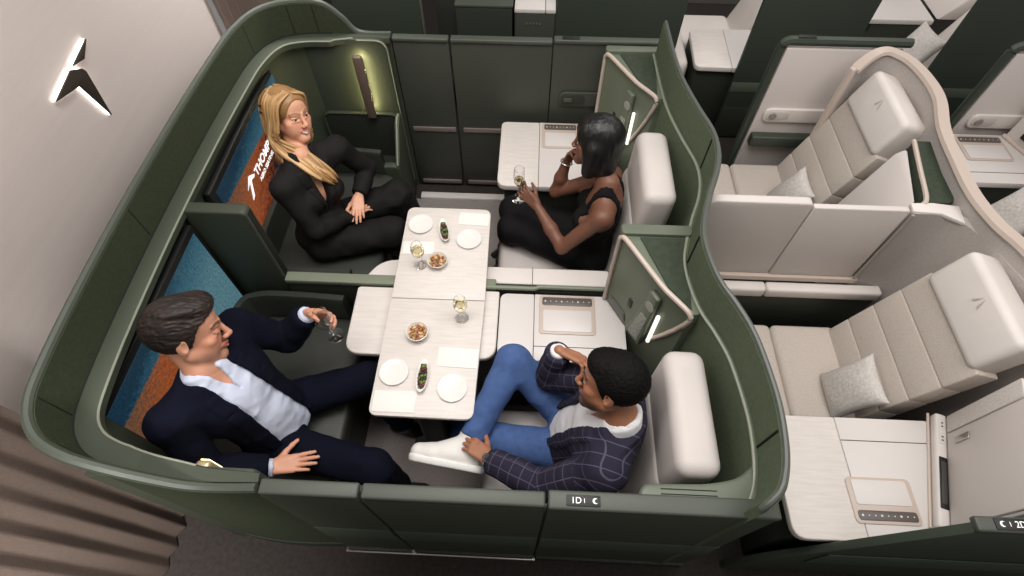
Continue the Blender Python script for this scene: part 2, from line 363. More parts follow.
MB().tube([(-.86, y, z) for y, z in roundpoly([(2.80, .712), (2.74, .712), (2.55, .502)], [0, .05, 0])], .006, 6).build('edge_bead', M_bead, sbn)
# low divider running across the suite
dv = thing('low_divider', (-.4, 1.53, 0), 'low dark green divider with pale sage top crossing under the dining table', 'divider')
MB().box(-1.243, .42, 1.505, 1.55, 0, .67, .003).build('divider_panel', M_darker, dv)
MB().box(-1.243, -.15, 1.498, 1.556, .67, .702, .006).build('divider_cap', M_sage, dv)
MB().tube([(-.2, 1.505, .70), (.05, 1.505, .70), (.07, 1.513, .705), (.40, 1.513, .705)], .012, 8).build('cap_rail', M_sage, dv)
# carpet pad and sill at the far door
tag(MB().box(-.88, -.1, 1.6, 2.72, .0, .012, .004).build('carpet_mat', M_greycarpet), 'pale grey carpet panel on the floor inside the far doors', 'carpet')
tag(MB().box(-.80, -.1, 2.72, 2.775, .0, .03, .006).build('door_sill', M_white), 'white sill strip on the floor at the far doors', 'sill')
tag(MB().box(-.85, .10, .335, .36, .0, .014, .003).build('door_sill', M_steel), 'pale metal sill strip on the floor below the near doors', 'sill')
tag(MB().box(-.88, -.1, .42, 1.49, .0, .010, .004).build('carpet_mat', mat('suite_carpet', (160, 150, 146), .95, nscale=110, namt=.12, bump=.5, bscale=240)), 'grey carpet panel on the floor around the white sneaker', 'carpet')

# ------------------------------------------------------------------ dining table with cross leaves
tb = thing('dining_table', (-.43, 1.4, 0), 'long pale wood dining table set with plates and snacks between the four people', 'table')
MB().prism(roundpoly([(-.665, 1.402), (-.197, 1.404), (-.206, 2.0), (-.668, 2.0)], [0, 0, .045, .045]), .708, .73, .004).build('table_leaf', M_wood, tb)
MB().prism(roundpoly([(-.668, .795), (-.206, .792), (-.197, 1.400), (-.665, 1.399)], [.04, .04, 0, 0]), .708, .73, .004).build('table_leaf', M_wood, tb)
MB().prism(roundpoly([(-.655, .802), (-.205, .80), (-.214, 1.99), (-.66, 1.99)], .04), .690, .707, .004).build('table_frame', M_gold, tb)
MB().box(-.50, -.36, .85, 1.2, .03, .69, .03, 3).build('pedestal', M_black, tb)
MB().prism(rr(-.58, -.28, .80, 1.25, .06), .0105, .03, .006).build('pedestal_foot', M_black, tb)
lf = tag(MB().prism(roundpoly([(-.855, 1.11), (-.13, 1.105), (-.13, 1.49), (-.86, 1.49)], [.075, .075, .01, .02]), .655, .687, .008, 3).build('side_leaf', M_wood), 'pale wood side leaf jutting out under the table in front of the divider', 'table leaf')
tag(MB().prism(roundpoly([(-.865, 1.56), (-.205, 1.56), (-.205, 1.715), (-.78, 1.70)], [.01, .01, .05, .12]), .60, .635, .008, 3).build('side_leaf', M_cream), 'white side leaf mostly hidden under the table beyond the divider', 'table leaf')

# ------------------------------------------------------------------ suite consoles
def tray_panel(parent, x0, x1, y0, y1, z, flip=False):
    fr = MB().prism(rr(x0, x1, y0, y1, .022), z, z+.006, .002).build('control_frame', M_gold, parent)
    h = (y1-y0)
    a, b2 = (y0+.06*h, y0+.60*h) if not flip else (y0+.40*h, y0+.94*h)
    MB().prism(rr(x0+.02, x1-.02, a, b2, .012), z+.006, z+.009, .001).build('charging_pad', M_white, fr)
    c, d = (y0+.72*h, y0+.93*h) if not flip else (y0+.07*h, y0+.28*h)
    MB().prism(rr(x0+.014, x1-.014, c, d, .012), z+.006, z+.009, .001).build('control_strip', mat('control_grey', (92, 84, 80), .4), fr)
    gl = MB(); nn = 9
    for k in range(nn):
        xx = x0+.03+(x1-x0-.06)*k/(nn-1); gl.lathe([(0, 0), (.0030 if k % 3 else .0048, 0), (.0026, .001), (0, .001)], (xx, (c+d)/2, z+.009), 8)
    gl.build('control_icons', mat('icon_white', (225, 220, 214), .5), fr)
def console(x0, xm, x1, y0, y1, z, wood, label, panel, drop=.10, flip=False, base=None):
    t = thing('side_console', ((x0+x1)/2, (y0+y1)/2, 0), label, 'console')
    MB().prism(roundpoly([(x0, y0), (xm-.001, y0), (xm-.001, y1), (x0, y1)], [.06, 0, 0, .04]), z-.04, z, .006, 3).build('console_top', wood, t)
    MB().prism([(xm+.001, y0), (x1, y0), (x1, y1), (xm+.001, y1)], z-.04, z, .004).build('console_top', M_white, t)
    MB().box(x0+.04, x1, y0+.03, y1-.01, 0, z-.04, .01).build('console_base', base or M_darker, t)
    if panel: tray_panel(t, *panel, z, flip)
    return t
c1 = console(-.125, .05, .50, 1.115, 1.49, .672, M_white, 'white side console beyond the man in the checked blazer', (.075, .355, 1.26, 1.485))
MB().box(.05, .50, 1.19, 1.193, .671, .6735, 0).build('lid_groove', M_seam, c1)
console(-.19, .055, .52, 2.235, 2.80, .68, M_wood, 'pale wood and white side console in front of the woman in black', (.07, .30, 2.56, 2.79))
arm = thing('arm_console', (.1, 1.6, 0), 'white armrest ledge behind the divider beside the woman in black', 'armrest')
MB().box(-.215, .44, 1.557, 1.665, .60, .66, .012, 3).build('armrest_lid', M_cream, arm)
MB().box(-.19, .43, 1.56, 1.65, 0, .599, .006).build('armrest_base', M_darker, arm)
MB().box(.035, .038, 1.557, 1.665, .659, .6615, 0).build('lid_groove', M_seam, arm)

# ------------------------------------------------------------------ right shell and green cabinets
rs = thing('rear_shell', (.78, 1.6, 0), 'wavy green partition behind the woman in black and the man in the blazer', 'partition')
RP = catmull([(.715, .354), (.762, .397), (.796, .484), (.812, .60), (.812, .72), (.79, .90), (.752, 1.02), (.711, 1.115), (.687, 1.22), (.680, 1.335), (.70, 1.437), (.742, 1.57), (.790, 1.70), (.813, 1.82), (.808, 1.94), (.765, 2.10), (.722, 2.30), (.704, 2.5), (.694, 2.785)], 5)
nR = len(RP)
rz = lambda i: 1.38 if i > 6 else 1.33+.05*(i/6)**.5
MB().sweep(RP, lambda i, p: [(-.014, 0), (-.014, rz(i)-.006), (.012, rz(i)-.006), (.012, 1.19), (.026, 1.185), (.03, 1.1), (.03, 0)]).build('shell_wall', mat('green_fabric_lit', (92, 102, 82), .85, nscale=60, namt=.10, bump=.4, bscale=220), rs)  # paler copy of the green shell fabric, stronger light put into its colour
MB().tube([(p[0], p[1], rz(i)) for i, p in enumerate(RP)], .010, 8).build('top_rim', mat('rim_grey', (84, 87, 82), .45), rs)
def offs(path, d):
    out = []
    for i, p in enumerate(path):
        a, c = path[max(i-1, 0)], path[min(i+1, len(path)-1)]; t = Vector((c[0]-a[0], c[1]-a[1])).normalized()
        out.append((p[0]-t.y*d, p[1]+t.x*d))
    return out
RI = offs(RP, .024)
MB().tube([(p[0], p[1], 1.19) for p in RI[4:]], .0065, 8).build('edge_bead', M_bead, rs)
for i in (14, 45, 68): MB().tube([(offs(RP, .014)[i][0], offs(RP, .014)[i][1], 1.2), (offs(RP, .014)[i][0], offs(RP, .014)[i][1], 1.37)], .004, 6).build('fabric_seam', M_seam, rs)
MB().prism(roundpoly([(.385, .385), (.775, .375), (.775, .52), (.72, .475), (.62, .452), (.40, .445)], [.03, 0, 0, .05, .08, .03]), 1.14, 1.195, .012, 3).build('arm_cap', M_sage if False else mat('sage_satin', (96, 103, 88), .45), rs)
vt = MB()
for k in range(2): vt.box(.46, .64, .412+.016*k, .415+.016*k, 1.194, 1.1965, 0)
vt.build('cap_groove', M_seam, rs)

def cabinet(dy, label):
    t = thing('seat_cabinet', (.55, 1.3+dy, 0), label, 'cabinet')
    A, B2, D, E = (.41, 1.48+dy), (.475, 1.485+dy), (.56, 1.21+dy), (.652, 1.09+dy)
    M_top = mat('cabinet_fabric', (62, 70, 58), .9, nscale=40, namt=.14, bump=.3, bscale=200)
    M_face = mat('cabinet_face', (103, 111, 94), .42)
    plan = [A, D, E, (.70, 1.10+dy), (.69, 1.25+dy), (.70, 1.48+dy)]
    MB().prism(plan, 0, 1.185, .004).build('cabinet_body', M_face, t)
    MB().prism([(.485, 1.468+dy), (.575, 1.215+dy), (.655, 1.11+dy), (.665, 1.25+dy), (.675, 1.468+dy)], 1.186, 1.192, .002).build('top_inlay', M_top, t)
    MB().prism(roundpoly([(.405, 1.475+dy), (.70, 1.475+dy), (.715, 1.53+dy), (.405, 1.53+dy)], [.02, .01, .01, .02]), 1.15, 1.205, .012, 3).build('back_cap', mat('sage_satin', (96, 103, 88), .45), t)
    # champagne trim: vertical edge, rounded corner, along the top of the slanting face
    def lerp(p, q, k): return (p[0]+(q[0]-p[0])*k, p[1]+(q[1]-p[1])*k)
    def o(p, z, d=.006): return (p[0]-.93*d, p[1]-.36*d, z)
    trim = [o(A, .68), o(A, 1.12), o(lerp(A, D, .02), 1.175), o(lerp(A, D, .12), 1.197), o(lerp(A, D, .5), 1.197), o(D, 1.197), o(lerp(D, E, .55), 1.197), o(E, 1.19), o(E, 1.12), o(lerp(E, D, .4), .94), o(lerp(E, D, .8), .80)]
    MB().tube(catmull(trim, 4), .011, 8).build('edge_trim', M_gold, t)
    # lower door leaf with speaker grille, button, lamp bar
    u = Vector((D[0]-A[0], D[1]-A[1], 0)).normalized(); n = Vector((-(-u.y), -u.x, 0)); n = Vector((u.y, -u.x, 0)).normalized()
    if n.x > 0: n = -n
    Av = Vector((A[0], A[1], 0))
    def P(s, z, d=0): q = Av+u*s+n*d; return (q.x, q.y, z)
    L = (Vector((D[0], D[1], 0))-Av).length
    MB().ext([P(L*.66, .72, .002), P(L*1.02, .72, .002), P(L*1.05, 1.13, .002), P(L*.86, 1.13, .002)], tuple(n*.026), .010, 3).build('remote_door', M_face, t)
    MB().ext([P(L*.74, .75, .0285), P(L*.97, .75, .0285), P(L*1.0, .96, .0285), P(L*.86, .96, .0285)], tuple(n*.003), .003).build('speaker_grille', mat('grille_speckle', (150, 152, 140), .5, nscale=160, namt=.55), t)
    MB().lathe([(0, 0), (.026, 0), (.026, .003), (0, .003)], P(L*.965, 1.05, .0285), 20, n.to_track_quat('Z', 'Y').to_matrix()).build('round_speaker', mat('speaker_disc', (160, 160, 152), .5), t)
    MB().ext([P(L*.50, .84, .001), P(L*.58, .84, .001), P(L*.58, .90, .001), P(L*.50, .90, .001)], tuple(n*.004), .002).build('sensor_window', M_black, t)
    MB().ext([P(L*.10, .70, .001), P(L*.56, .70, .001), P(L*.50, .755, .001), P(L*.10, .755, .001)], tuple(n*.005), .004).build('remote_slot', mat('slot_grey', (96, 98, 94), .4), t)
    q = Vector((D[0], D[1], 0)); v = Vector((E[0]-D[0], E[1]-D[1], 0)).normalized(); m2 = Vector((v.y, -v.x, 0)); m2 = -m2 if m2.x > 0 else m2
    a = q+v*.035+m2*.016
    MB().box(a.x-.009, a.x+.009, a.y-.009, a.y+.009, .80, 1.03, .008, 3).build('reading_light', M_whiteglow, t)
    return t
cabinet(0, 'green side cabinet with champagne trim beyond the man in the checked blazer')
cabinet(1.31, 'green side cabinet with champagne trim behind the head of the woman in black')

# ------------------------------------------------------------------ dark-suite armchairs
def rbox(m, x0, x1, y0, y1, z0, z1, b, seg=4, rot=None, piv=None): return m.box(x0, x1, y0, y1, z0, z1, b, seg, rot, piv)
RY = lambda deg: Matrix.Rotation(math.radians(deg), 3, 'Y')
M_suite = mat('suite_leather', (204, 196, 191), .55, nscale=5, namt=.03, bump=.15, bscale=180)
def suite_seat(label):
    t = thing('suite_armchair', (.25, .72, 0), label, 'seat')
    rbox(MB(), -.16, .56, .50, .955, .33, .45, .035).build('seat_cushion', M_suite, t)
    rbox(MB(), -.17, -.08, .505, .95, .16, .36, .03).build('leg_rest', M_suite, t)
    rbox(MB(), .44, .56, .495, .955, .40, .93, .04, 4, RY(9), (.5, .7, .42)).build('backrest', M_suite, t)
    rbox(MB(), .525, .685, .485, .96, .83, 1.165, .05, 5, RY(2), (.6, .7, .9)).build('headrest', M_suite, t)
    MB().box(-.10, .60, .53, .93, 0, .33, .02).build('seat_base', M_darker, t)
    return t
ss = suite_seat('cream leather armchair behind the man in the checked blazer')
copy_tree(ss, (0, 1.235, 0), 'cream leather armchair behind the woman in black')

# ------------------------------------------------------------------ suite doors (near side)
def flat_door(name, x0, x1, y, ztop, label, cat, band=True, th=.032, m=M_shell, rail=.05, slope=0):
    t = thing(name, ((x0+x1)/2, y, 0), label, cat)
    MB().box(x0, x1, y-th, y, .06, ztop-.03, .004).build('door_panel', m, t)
    MB().box(x0, x1, y-rail*.6, y+rail*.4, ztop-.03, ztop, .008, 3).build('top_rail', M_rim, t)
    if band:
        MB().box(x0+.004, x1-.004, y-th-.004, y-th, .40, .62, .002).build('lower_band', mat('ribbed_green', (70, 82, 68), .6, nscale=40, namt=.12, stretch=(12, 1, .3)), t)
        MB().box(x0+.004, x1-.004, y-th-.012, y, .012, .06, .004).build('toe_kick', M_darker, t)
    return t
flat_door('suite_door', -.835, -.512, .385, 1.2, 'near green door panel beside the navy trouser knee', 'door panel')
flat_door('suite_door', -.502, .09, .385, 1.2, 'wide near green door panel beneath the white sneaker', 'door panel')
pt = flat_door('door_post', .098, .825, .384, 1.212, 'near green fixed panel carrying the 1D sign', 'panel', rail=.06)
def seat_sign(parent, x0, x1, y0, y1, z, txt, moon_left=False):
    pl = MB().prism(rr(x0, x1, y0, y1, .004), z, z+.003, .0005).build('seat_sign', M_black, parent)
    mt = mat('sign_white', (235, 235, 230), .5, emit=.5); mz = z+.0036; h = (y1-y0)
    place_text('sign_lettering', txt, h*.80, (x0+(.060 if moon_left else .014), y0+.24*h, mz), (1, 0, 0), (0, 1, 0), mt, pl)
    cx, cy, r = (x0+.022 if moon_left else x1-.016), (y0+y1)/2, h*.26
    P = [(cx+r*math.cos(a), cy+r*math.sin(a), mz) for a in np.linspace(.7, 5.58, 14)]+[(cx+r*.45+r*.72*math.cos(a), cy+r*.72*math.sin(a), mz) for a in np.linspace(4.8, 1.48, 10)]
    MB().ext(P, (0, 0, .0006)).build('sign_moon', mt, pl)
    dx0 = .044 if moon_left else (x1-x0)*.52
    MB().box(x0+dx0, x0+dx0+.002, y0+.3*h, y0+.7*h, mz, mz+.0005, 0).build('sign_dots', mt, pl)
seat_sign(pt, .155, .262, .360, .394, 1.213, '1D')

# ------------------------------------------------------------------ far doors of the suite
def far_door(name, x0, x1, label, cat, rails=True, top=1.2):
    t = thing(name, ((x0+x1)/2, 2.88, 0), label, cat)
    MB().box(x0, x1, 2.872, 2.905, .02, top-.025, .004).build('door_panel', M_dark, t)
    MB().box(x0, x1, 2.862, 2.912, top-.025, top, .008, 3).build('top_rail', M_rim, t)
    if rails:
        MB().box(x0+.03, x1-.01, 2.862, 2.872, .525, .56, .003).build('door_rail', mat('rail_mauve', (140, 128, 124), .4, metal=.3), t)
        MB().box(x0+.03, x1-.01, 2.860, 2.872, .035, .07, .003).build('door_rail', mat('rail_mauve', (140, 128, 124), .4, metal=.3), t)
    return t
far_door('suite_door', -.825, -.497, 'far dark green door panel nearest the glowing wall lamp', 'door panel')
far_door('suite_door', -.485, .105, 'wide far dark green door panel behind the table end', 'door panel')
fp = far_door('door_post', .112, .73, 'far dark green fixed panel with a recessed handle behind the woman in black', 'panel', False, 1.212)
hd = MB().ext([(x, 2.871, z) for x, z in roundpoly([(.165, .765), (.62, .765), (.62, .87), (.165, .87)], .045)], (0, -.016, 0), .006, 3).build('handle_plate', M_shell, fp)
MB().ext([(x, 2.855, z) for x, z in roundpoly([(.18, .785), (.33, .785), (.33, .85), (.18, .85)], .03)], (0, -.003, 0), .001).build('handle_recess', M_darker, hd)
MB().box(.195, .25, 2.842, 2.852, .805, .835, .005).build('latch', M_rim, hd)
MB().box(.16, .26, 2.87, 2.9, 1.2125, 1.215, .001).build('seat_sign', M_black, fp)

# ------------------------------------------------------------------ cream rows behind
def cream_seat(label):
    t = thing('recliner_seat', (1.5, 1.2, 0), label, 'seat')
    m = MB()
    rbox(m, 1.06, 1.335, .965, 1.50, .33, .45, .03); rbox(m, 1.336, 1.68, .965, 1.50, .33, .452, .03)
    m.build('seat_cushion', M_taupe, t)
    m = MB(); R = RY(19); pv = (1.66, 1.2, .44)
    for k in range(4): rbox(m, 1.635, 1.755, .975, 1.475, .42+.152*k, .572+.152*k, .008, 3, R, pv)
    m.build('backrest', M_taupe, t)
    rbox(MB(), 1.605, 1.765, .995, 1.46, 1.01, 1.235, .034, 5, R, pv).build('headrest', M_cream, t)
    # small seat-maker mark on the headrest front
    X = R @ Vector((0, 0, 1)); Nn = R @ Vector((-1, 0, 0)); c = Vector(pv)+R @ (Vector((1.5995, 1.23, 1.17))-Vector(pv))
    mk = MB()
    for dy, a in ((-.02, .9), (.02, -.9)): mk.ext([tuple(c+Vector((0, dy*.2, 0))+X*.02), tuple(c+Vector((0, dy*1.3, 0))-X*.025), tuple(c+Vector((0, dy*.7, 0))-X*.02)], tuple(Nn*.0012))
    mk.build('headrest_mark', mat('mark_grey', (186, 178, 172), .5), t)
    MB().box(1.12, 1.85, 1.0, 1.46, 0, .33, .02).build('seat_base', M_darker, t)
    return t
cs = cream_seat('taupe reclining seat at right centre beside the near console')
copy_tree(cs, (.0, 1.235, 0), 'taupe reclining seat at upper right beside the beige door panel')
def pillow(loc, rot, s, label):
    n = 22; V = []; F = []
    for side in (1, -1):
        for i in range(n+1):
            for j in range(n+1):
                u, v = 2*i/n-1, 2*j/n-1; h = max(0, (1-u**2)*(1-v**2))**.42
                pin = 1-.10*(1-abs(u)**2)*(abs(v)**3); pin2 = 1-.10*(1-abs(v)**2)*(abs(u)**3)
                V.append((u*s*pin2, v*s*.82*pin, side*(.003+s*.36*h)+.01*s*math.sin(5*u+3*v)*h))
    k = (n+1)**2
    for q in range(2):
        for i in range(n):
            for j in range(n):
                a = q*k+i*(n+1)+j; f = (a, a+n+1, a+n+2, a+1); F.append(f if q == 0 else f[::-1])
    edge = [i*(n+1) for i in range(n+1)]+[n*(n+1)+j for j in range(1, n+1)]+[i*(n+1)+n for i in range(n-1, -1, -1)]+[j for j in range(n-1, 0, -1)]
    for a, b in zip(edge, edge[1:]+edge[:1]): F.append((a, b, b+k, a+k))
    o = MB().raw(V, F).build('throw_pillow', M_pill, None, 80); o.location = loc; o.rotation_euler = [math.radians(r) for r in rot]
    return tag(o, label, 'pillow')
pillow((1.585, 1.085, .575), (4, -66, -4), .15, 'woven grey pillow leaning on the right centre reclining seat')
pillow((1.59, 2.34, .565), (4, -64, -4), .145, 'woven grey pillow leaning on the upper right reclining seat')
pillow((2.84, 2.20, .62), (5, -55, 10), .16, 'woven grey pillow at the right edge by the curved beige rim')

# divider between the two cream seats
dd = thing('seat_divider', (1.3, 1.7, 0), 'pale beige divider panels between the two taupe reclining seats', 'divider')
MB().ext([(x, 1.66, z) for x, z in roundpoly([(.80, .69), (1.262, .69), (1.262, 1.225), (.80, 1.225)], [0, 0, .03, .05])], (0, .045, 0), .008, 3).build('divider_panel', M_bgdoor, dd)
MB().ext([(x, 1.655, z) for x, z in roundpoly([(1.266, .69), (1.69, .69), (1.69, 1.205), (1.266, 1.205)], [0, 0, .02, 0])], (0, .03, 0), .006, 3).build('divider_panel', M_bgdoor, dd)
MB().box(.80, 1.72, 1.64, 1.70, .655, .69, .004).build('wood_ledge', M_gold, dd)
MB().box(.86, .98, 1.636, 1.64, .662, .682, .001).build('control_slot', M_black, dd)
MB().box(.80, 1.262, 1.585, 1.645, .575, .645, .014, 3).build('arm_rail', M_cream, dd)
MB().box(1.266, 1.86, 1.585, 1.645, .575, .645, .014, 3).build('arm_rail', M_cream, dd)
MB().box(.85, 1.86, 1.60, 1.66, 0, .574, .004).build('lower_panel', M_darker, dd)
MB().tube([(1.698, 1.645, .70), (1.698, 1.645, 1.19)], .007, 8).build('hinge_post', mat('hinge_grey', (150, 143, 138), .4), dd)

# second-row shell
def shell2(dx, label):
    t = thing('row_shell', (1.85+dx, 1.6, 0), label, 'partition')
    far = catmull([(1.765, 2.705, 1.19), (1.80, 2.725, 1.225), (1.85, 2.745, 1.26), (1.90, 2.745, 1.28), (1.95, 2.72, 1.28), (2.0, 2.645, 1.28), (2.03, 2.50, 1.28), (2.025, 2.34, 1.28), (1.96, 2.12, 1.28), (1.935, 1.90, 1.28), (1.925, 1.70, 1.28), (1.955, 1.535, 1.28), (2.005, 1.42, 1.28), (2.07, 1.2, 1.28), (2.10, 1.0, 1.28), (2.11, .75, 1.28), (2.08, .55, 1.28), (2.0, .42, 1.28)], 5)
    far = [(p[0]+dx, p[1], p[2]) for p in far]
    MB().sweep(far, lambda i, p: [(.012, 0), (.012, p[2]-.006), (-.014, p[2]-.006), (-.014, 0)]).build('shell_wall', M_felt, t)
    m = MB()
    m.sweep(far, lambda i, p: [(.032, p[2]-.014), (.027, p[2]+.003), (-.024, p[2]+.003), (-.030, p[2]-.014)])
    m.build('top_rim', M_gold, t)
    MB().box(1.742+dx, 1.775+dx, 2.690, 2.728, .0, 1.192, .010, 3, Matrix.Rotation(math.radians(20), 3, 'Z')).build('end_trim', M_gold, t)
    return t
shell2(0, 'grey felt curved partition with champagne rim behind the taupe seats')
ns = thing('seat_surround', (1.7, 1.6, 0), 'grey felt wall curving from the beige divider around the right centre seat', 'partition')
NP = catmull([(1.705, 1.655), (1.82, 1.650), (1.89, 1.615), (1.94, 1.54), (1.985, 1.42), (2.04, 1.22), (2.068, 1.02), (2.075, .93)], 5)
MB().sweep(NP, lambda i, p: [(0, 0), (0, 1.19), (.03, 1.2), (.035, 1.19), (.035, 0)]).build('felt_wall', M_felt, ns)
MB().prism([(1.70, 1.66), (1.82, 1.652), (1.90, 1.60), (1.915, 1.70), (1.80, 1.715), (1.705, 1.71)], 1.18, 1.20, .004).build('cap', M_cream, ns)
cb = thing('seat_cabinet', (1.75, 1.85, 0), 'pale cabinet with dark green inlaid top between the two taupe seats', 'cabinet')
MB().hull([(1.74, 1.72, 1.19), (1.835, 2.09, 1.19), (1.79, 2.09, 1.15), (1.66, 1.72, 1.0), (1.60, 1.72, .7), (1.62, 2.04, .7), (1.74, 1.72, .7), (1.84, 2.09, .7)], .02, 3).build('cabinet_body', M_bgdoor, cb)
MB().prism(roundpoly([(1.768, 1.715), (1.91, 1.715), (1.915, 1.9), (1.945, 2.12), (1.862, 2.12), (1.80, 1.9)], [.01, .05, .02, .01, .01, .02]), 1.12, 1.20, .003).build('top_inlay', mat('cabinet_fabric', (62, 70, 58), .9), cb)
MB().tube(catmull([(1.865, 2.12, 1.2), (1.818, 1.92, 1.205), (1.78, 1.74, 1.205), (1.763, 1.71, 1.19)], 5), .011, 8).build('edge_trim', M_gold, cb)
MB().box(1.655, 1.668, 1.78, 1.86, .985, 1.003, .003, 2, RY(30)).build('grab_slot', M_black, cb)

# far door of the second and third rows (beige inside, dark green frame, recessed grip, dark shelf)
def row_door(dx, x1, label):
    t = thing('row_door', (1.75+dx, 2.88, 0), label, 'door panel')
    x0 = 1.40+dx; x1 = x1+dx
    MB().box(x0+.03, x1, 2.865, 2.90, .0, 1.195, .004).build('door_panel', M_bgdoor, t)
    fr = roundpoly([(x0, .05), (x0, 1.235), (x1+.02, 1.235)], [0, .05, 0], 6)
    MB().tube([(x, 2.885, z) for x, z in fr], .026, 8).build('door_frame', mat('frame_green', (60, 68, 58), .45), t)
    g = MB().ext([(x+dx, 2.864, z) for x, z in roundpoly([(1.465, .70), (2.0, .70), (2.0, .80), (1.465, .80)], .045)], (0, -.022, 0), .007, 3).build('handle_plate', M_cream, t)
    MB().ext([(x+dx, 2.842, z) for x, z in roundpoly([(1.48, .722), (1.62, .722), (1.62, .785), (1.48, .785)], .03)], (0, -.003, 0), .001).build('handle_recess', M_bgdoor, g)
    MB().lathe([(0, 0), (.024, 0), (.022, .006), (0, .007)], (1.52+dx, 2.838, .752), 16, Vector((0, -1, 0)).to_track_quat('Z', 'Y').to_matrix()).build('latch', mat('latch_grey', (150, 142, 136), .4), g)
    if dx == 0: MB().box(1.44, 1.97, 2.80, 2.862, .53, .612, .012, 3).build('arm_shelf', mat('frame_green', (60, 68, 58), .45), t)
    MB().box(x0+.07, x0+.17, 2.87, 2.90, 1.2605, 1.263, .001).build('seat_sign', M_black, t)
    return t
row_door(0, 2.085, 'beige inner door panel with dark green frame beside the upper right seat')
row_door(1.275, 2.2, 'beige inner door panel with dark green frame at the right edge')
# third row
c3 = console(2.62, 2.625, 3.10, 2.385, 2.81, .68, M_white, 'white side console with control panel near the right edge beyond the beige rim', (2.665, 2.95, 2.57, 2.79))
MB().box(2.62, 3.10, 2.47, 2.473, .679, .6815, 0).build('lid_groove', M_seam, c3)
k3 = thing('seat_cabinet', (3.1, 2.6, 0), 'pale cabinet with champagne edge and dark slot at the right edge', 'cabinet')
MB().prism([(2.985, 2.80), (3.13, 2.40), (3.4, 2.40), (3.4, 2.80)], 0, 1.15, .01).build('cabinet_body', M_bgdoor, k3)
MB().tube([(2.975, 2.80, .69), (3.115, 2.40, .69)], .012, 8).build('edge_trim', M_gold, k3)
MB().ext([(3.005, 2.72, .74), (3.09, 2.48, .74), (3.09, 2.48, .86), (3.005, 2.72, .86)], (-.012, -.004, 0), .008).build('remote_slot', M_black, k3)
t3 = thing('recliner_seat', (2.7, 2.0, 0), 'taupe seat edge in shadow below the right edge console', 'seat')
rbox(MB(), 2.35, 2.98, 1.85, 2.33, .32, .45, .03).build('seat_cushion', M_taupe, t3)
MB().box(2.4, 2.9, 1.9, 2.3, 0, .32, .01).build('seat_base', M_darker, t3)

# near console of the second row with its cabinet
c2 = console(1.10, 1.395, 1.80, .385, .895, .68, M_wood, 'pale wood and white console in front of the right centre seat near the aisle', (1.362, 1.625, .452, .635), flip=True)
MB().box(1.397, 1.80, .79, .793, .679, .6815, 0).build('lid_groove', M_seam, c2)
nc = thing('seat_cabinet', (1.9, .6, 0), 'white cabinet with flap door and handle slot at the lower right edge', 'cabinet')
A, B2 = Vector((1.865, .90, 0)), Vector((1.70, .43, 0)); u = (B2-A).normalized(); nn = Vector((u.y, -u.x, 0)); nn = nn if nn.x < 0 else -nn
def W(s, z, d=0): q = A+u*s+nn*d; return (q.x, q.y, z)
LL = (B2-A).length
MB().ext([W(0, .0), W(LL, 0), (2.1, .43, 0), (2.1, .90, 0)], (0, 0, 1.16), .012, 3).build('cabinet_body', M_white, nc)
MB().ext([W(-.005, .681, .05), W(LL, .681, .05), W(LL, .681, .002), W(-.005, .681, .002)], (0, 0, .045), .012, 3).build('control_ledge', M_cream, nc)
MB().tube([W(-.01, .684, .056), W(LL+.0, .684, .056)], .006, 8).build('edge_trim', M_gold, nc)
pl = MB().ext([W(.20, .726, .042), W(.42, .726, .042), W(.42, .726, .010), W(.20, .726, .010)], (0, 0, .004), .003).build('remote_control', M_black, nc)
MB().ext([W(.22, .7305, .036), W(.40, .7305, .036), W(.40, .7305, .016), W(.22, .7305, .016)], (0, 0, .001), .0005).build('remote_face', mat('remote_grey', (70, 68, 66), .3), pl)
for s0 in (.02, .085):
    so = MB().ext([W(s0, .726, .040), W(s0+.055, .726, .040), W(s0+.055, .726, .012), W(s0, .726, .012)], (0, 0, .002), .001).build('power_socket', M_white, nc)
    for q in (.018, .034): MB().ext([W(s0+q, .7285, .030), W(s0+q+.006, .7285, .030), W(s0+q+.006, .7285, .022), W(s0+q, .7285, .022)], (0, 0, .0006)).build('socket_hole', M_black, so)
MB().ext([W(.09, .735, .001), W(LL-.01, .735, .001), W(LL-.01, 1.15, .001), W(.09, 1.15, .001)], tuple(nn*.012), .006).build('flap_door', M_bgdoor, nc)
MB().ext([W(.125, .79, .0135), W(.155, .79, .0135), W(.155, .87, .0135), W(.125, .87, .0135)], tuple(nn*.006), .006, 3).build('flap_handle', M_steel, nc)
MB().ext([W(.005, .735, .001), W(.084, .735, .001), W(.084, 1.15, .001), W(.005, 1.15, .001)], tuple(nn*.012), .006).build('speckled_band', mat('speckle_white', (214, 206, 200), .7, nscale=150, namt=.12), nc)
d2 = thing('suite_door', (1.5, .36, 0), 'near dark green door panel at the lower right corner with a moon sign', 'door panel')
MB().ext([(x, .345, z) for x, z in [(1.02, 0), (2.4, 0), (2.4, 1.17), (1.435, 1.17), (1.10, .35)]], (0, .032, 0), .004).build('door_panel', mat('frame_green', (60, 68, 58), .45), d2)
MB().box(1.43, 2.4, .345, .392, 1.171, 1.2, .008, 3).build('top_rail', M_rim, d2)
MB().box(1.25, 2.4, .338, .344, .40, .62, .002).build('lower_band', mat('ribbed_green', (70, 82, 68), .6), d2)
seat_sign(d2, 1.485, 1.64, .352, .386, 1.2005, '2D', True)

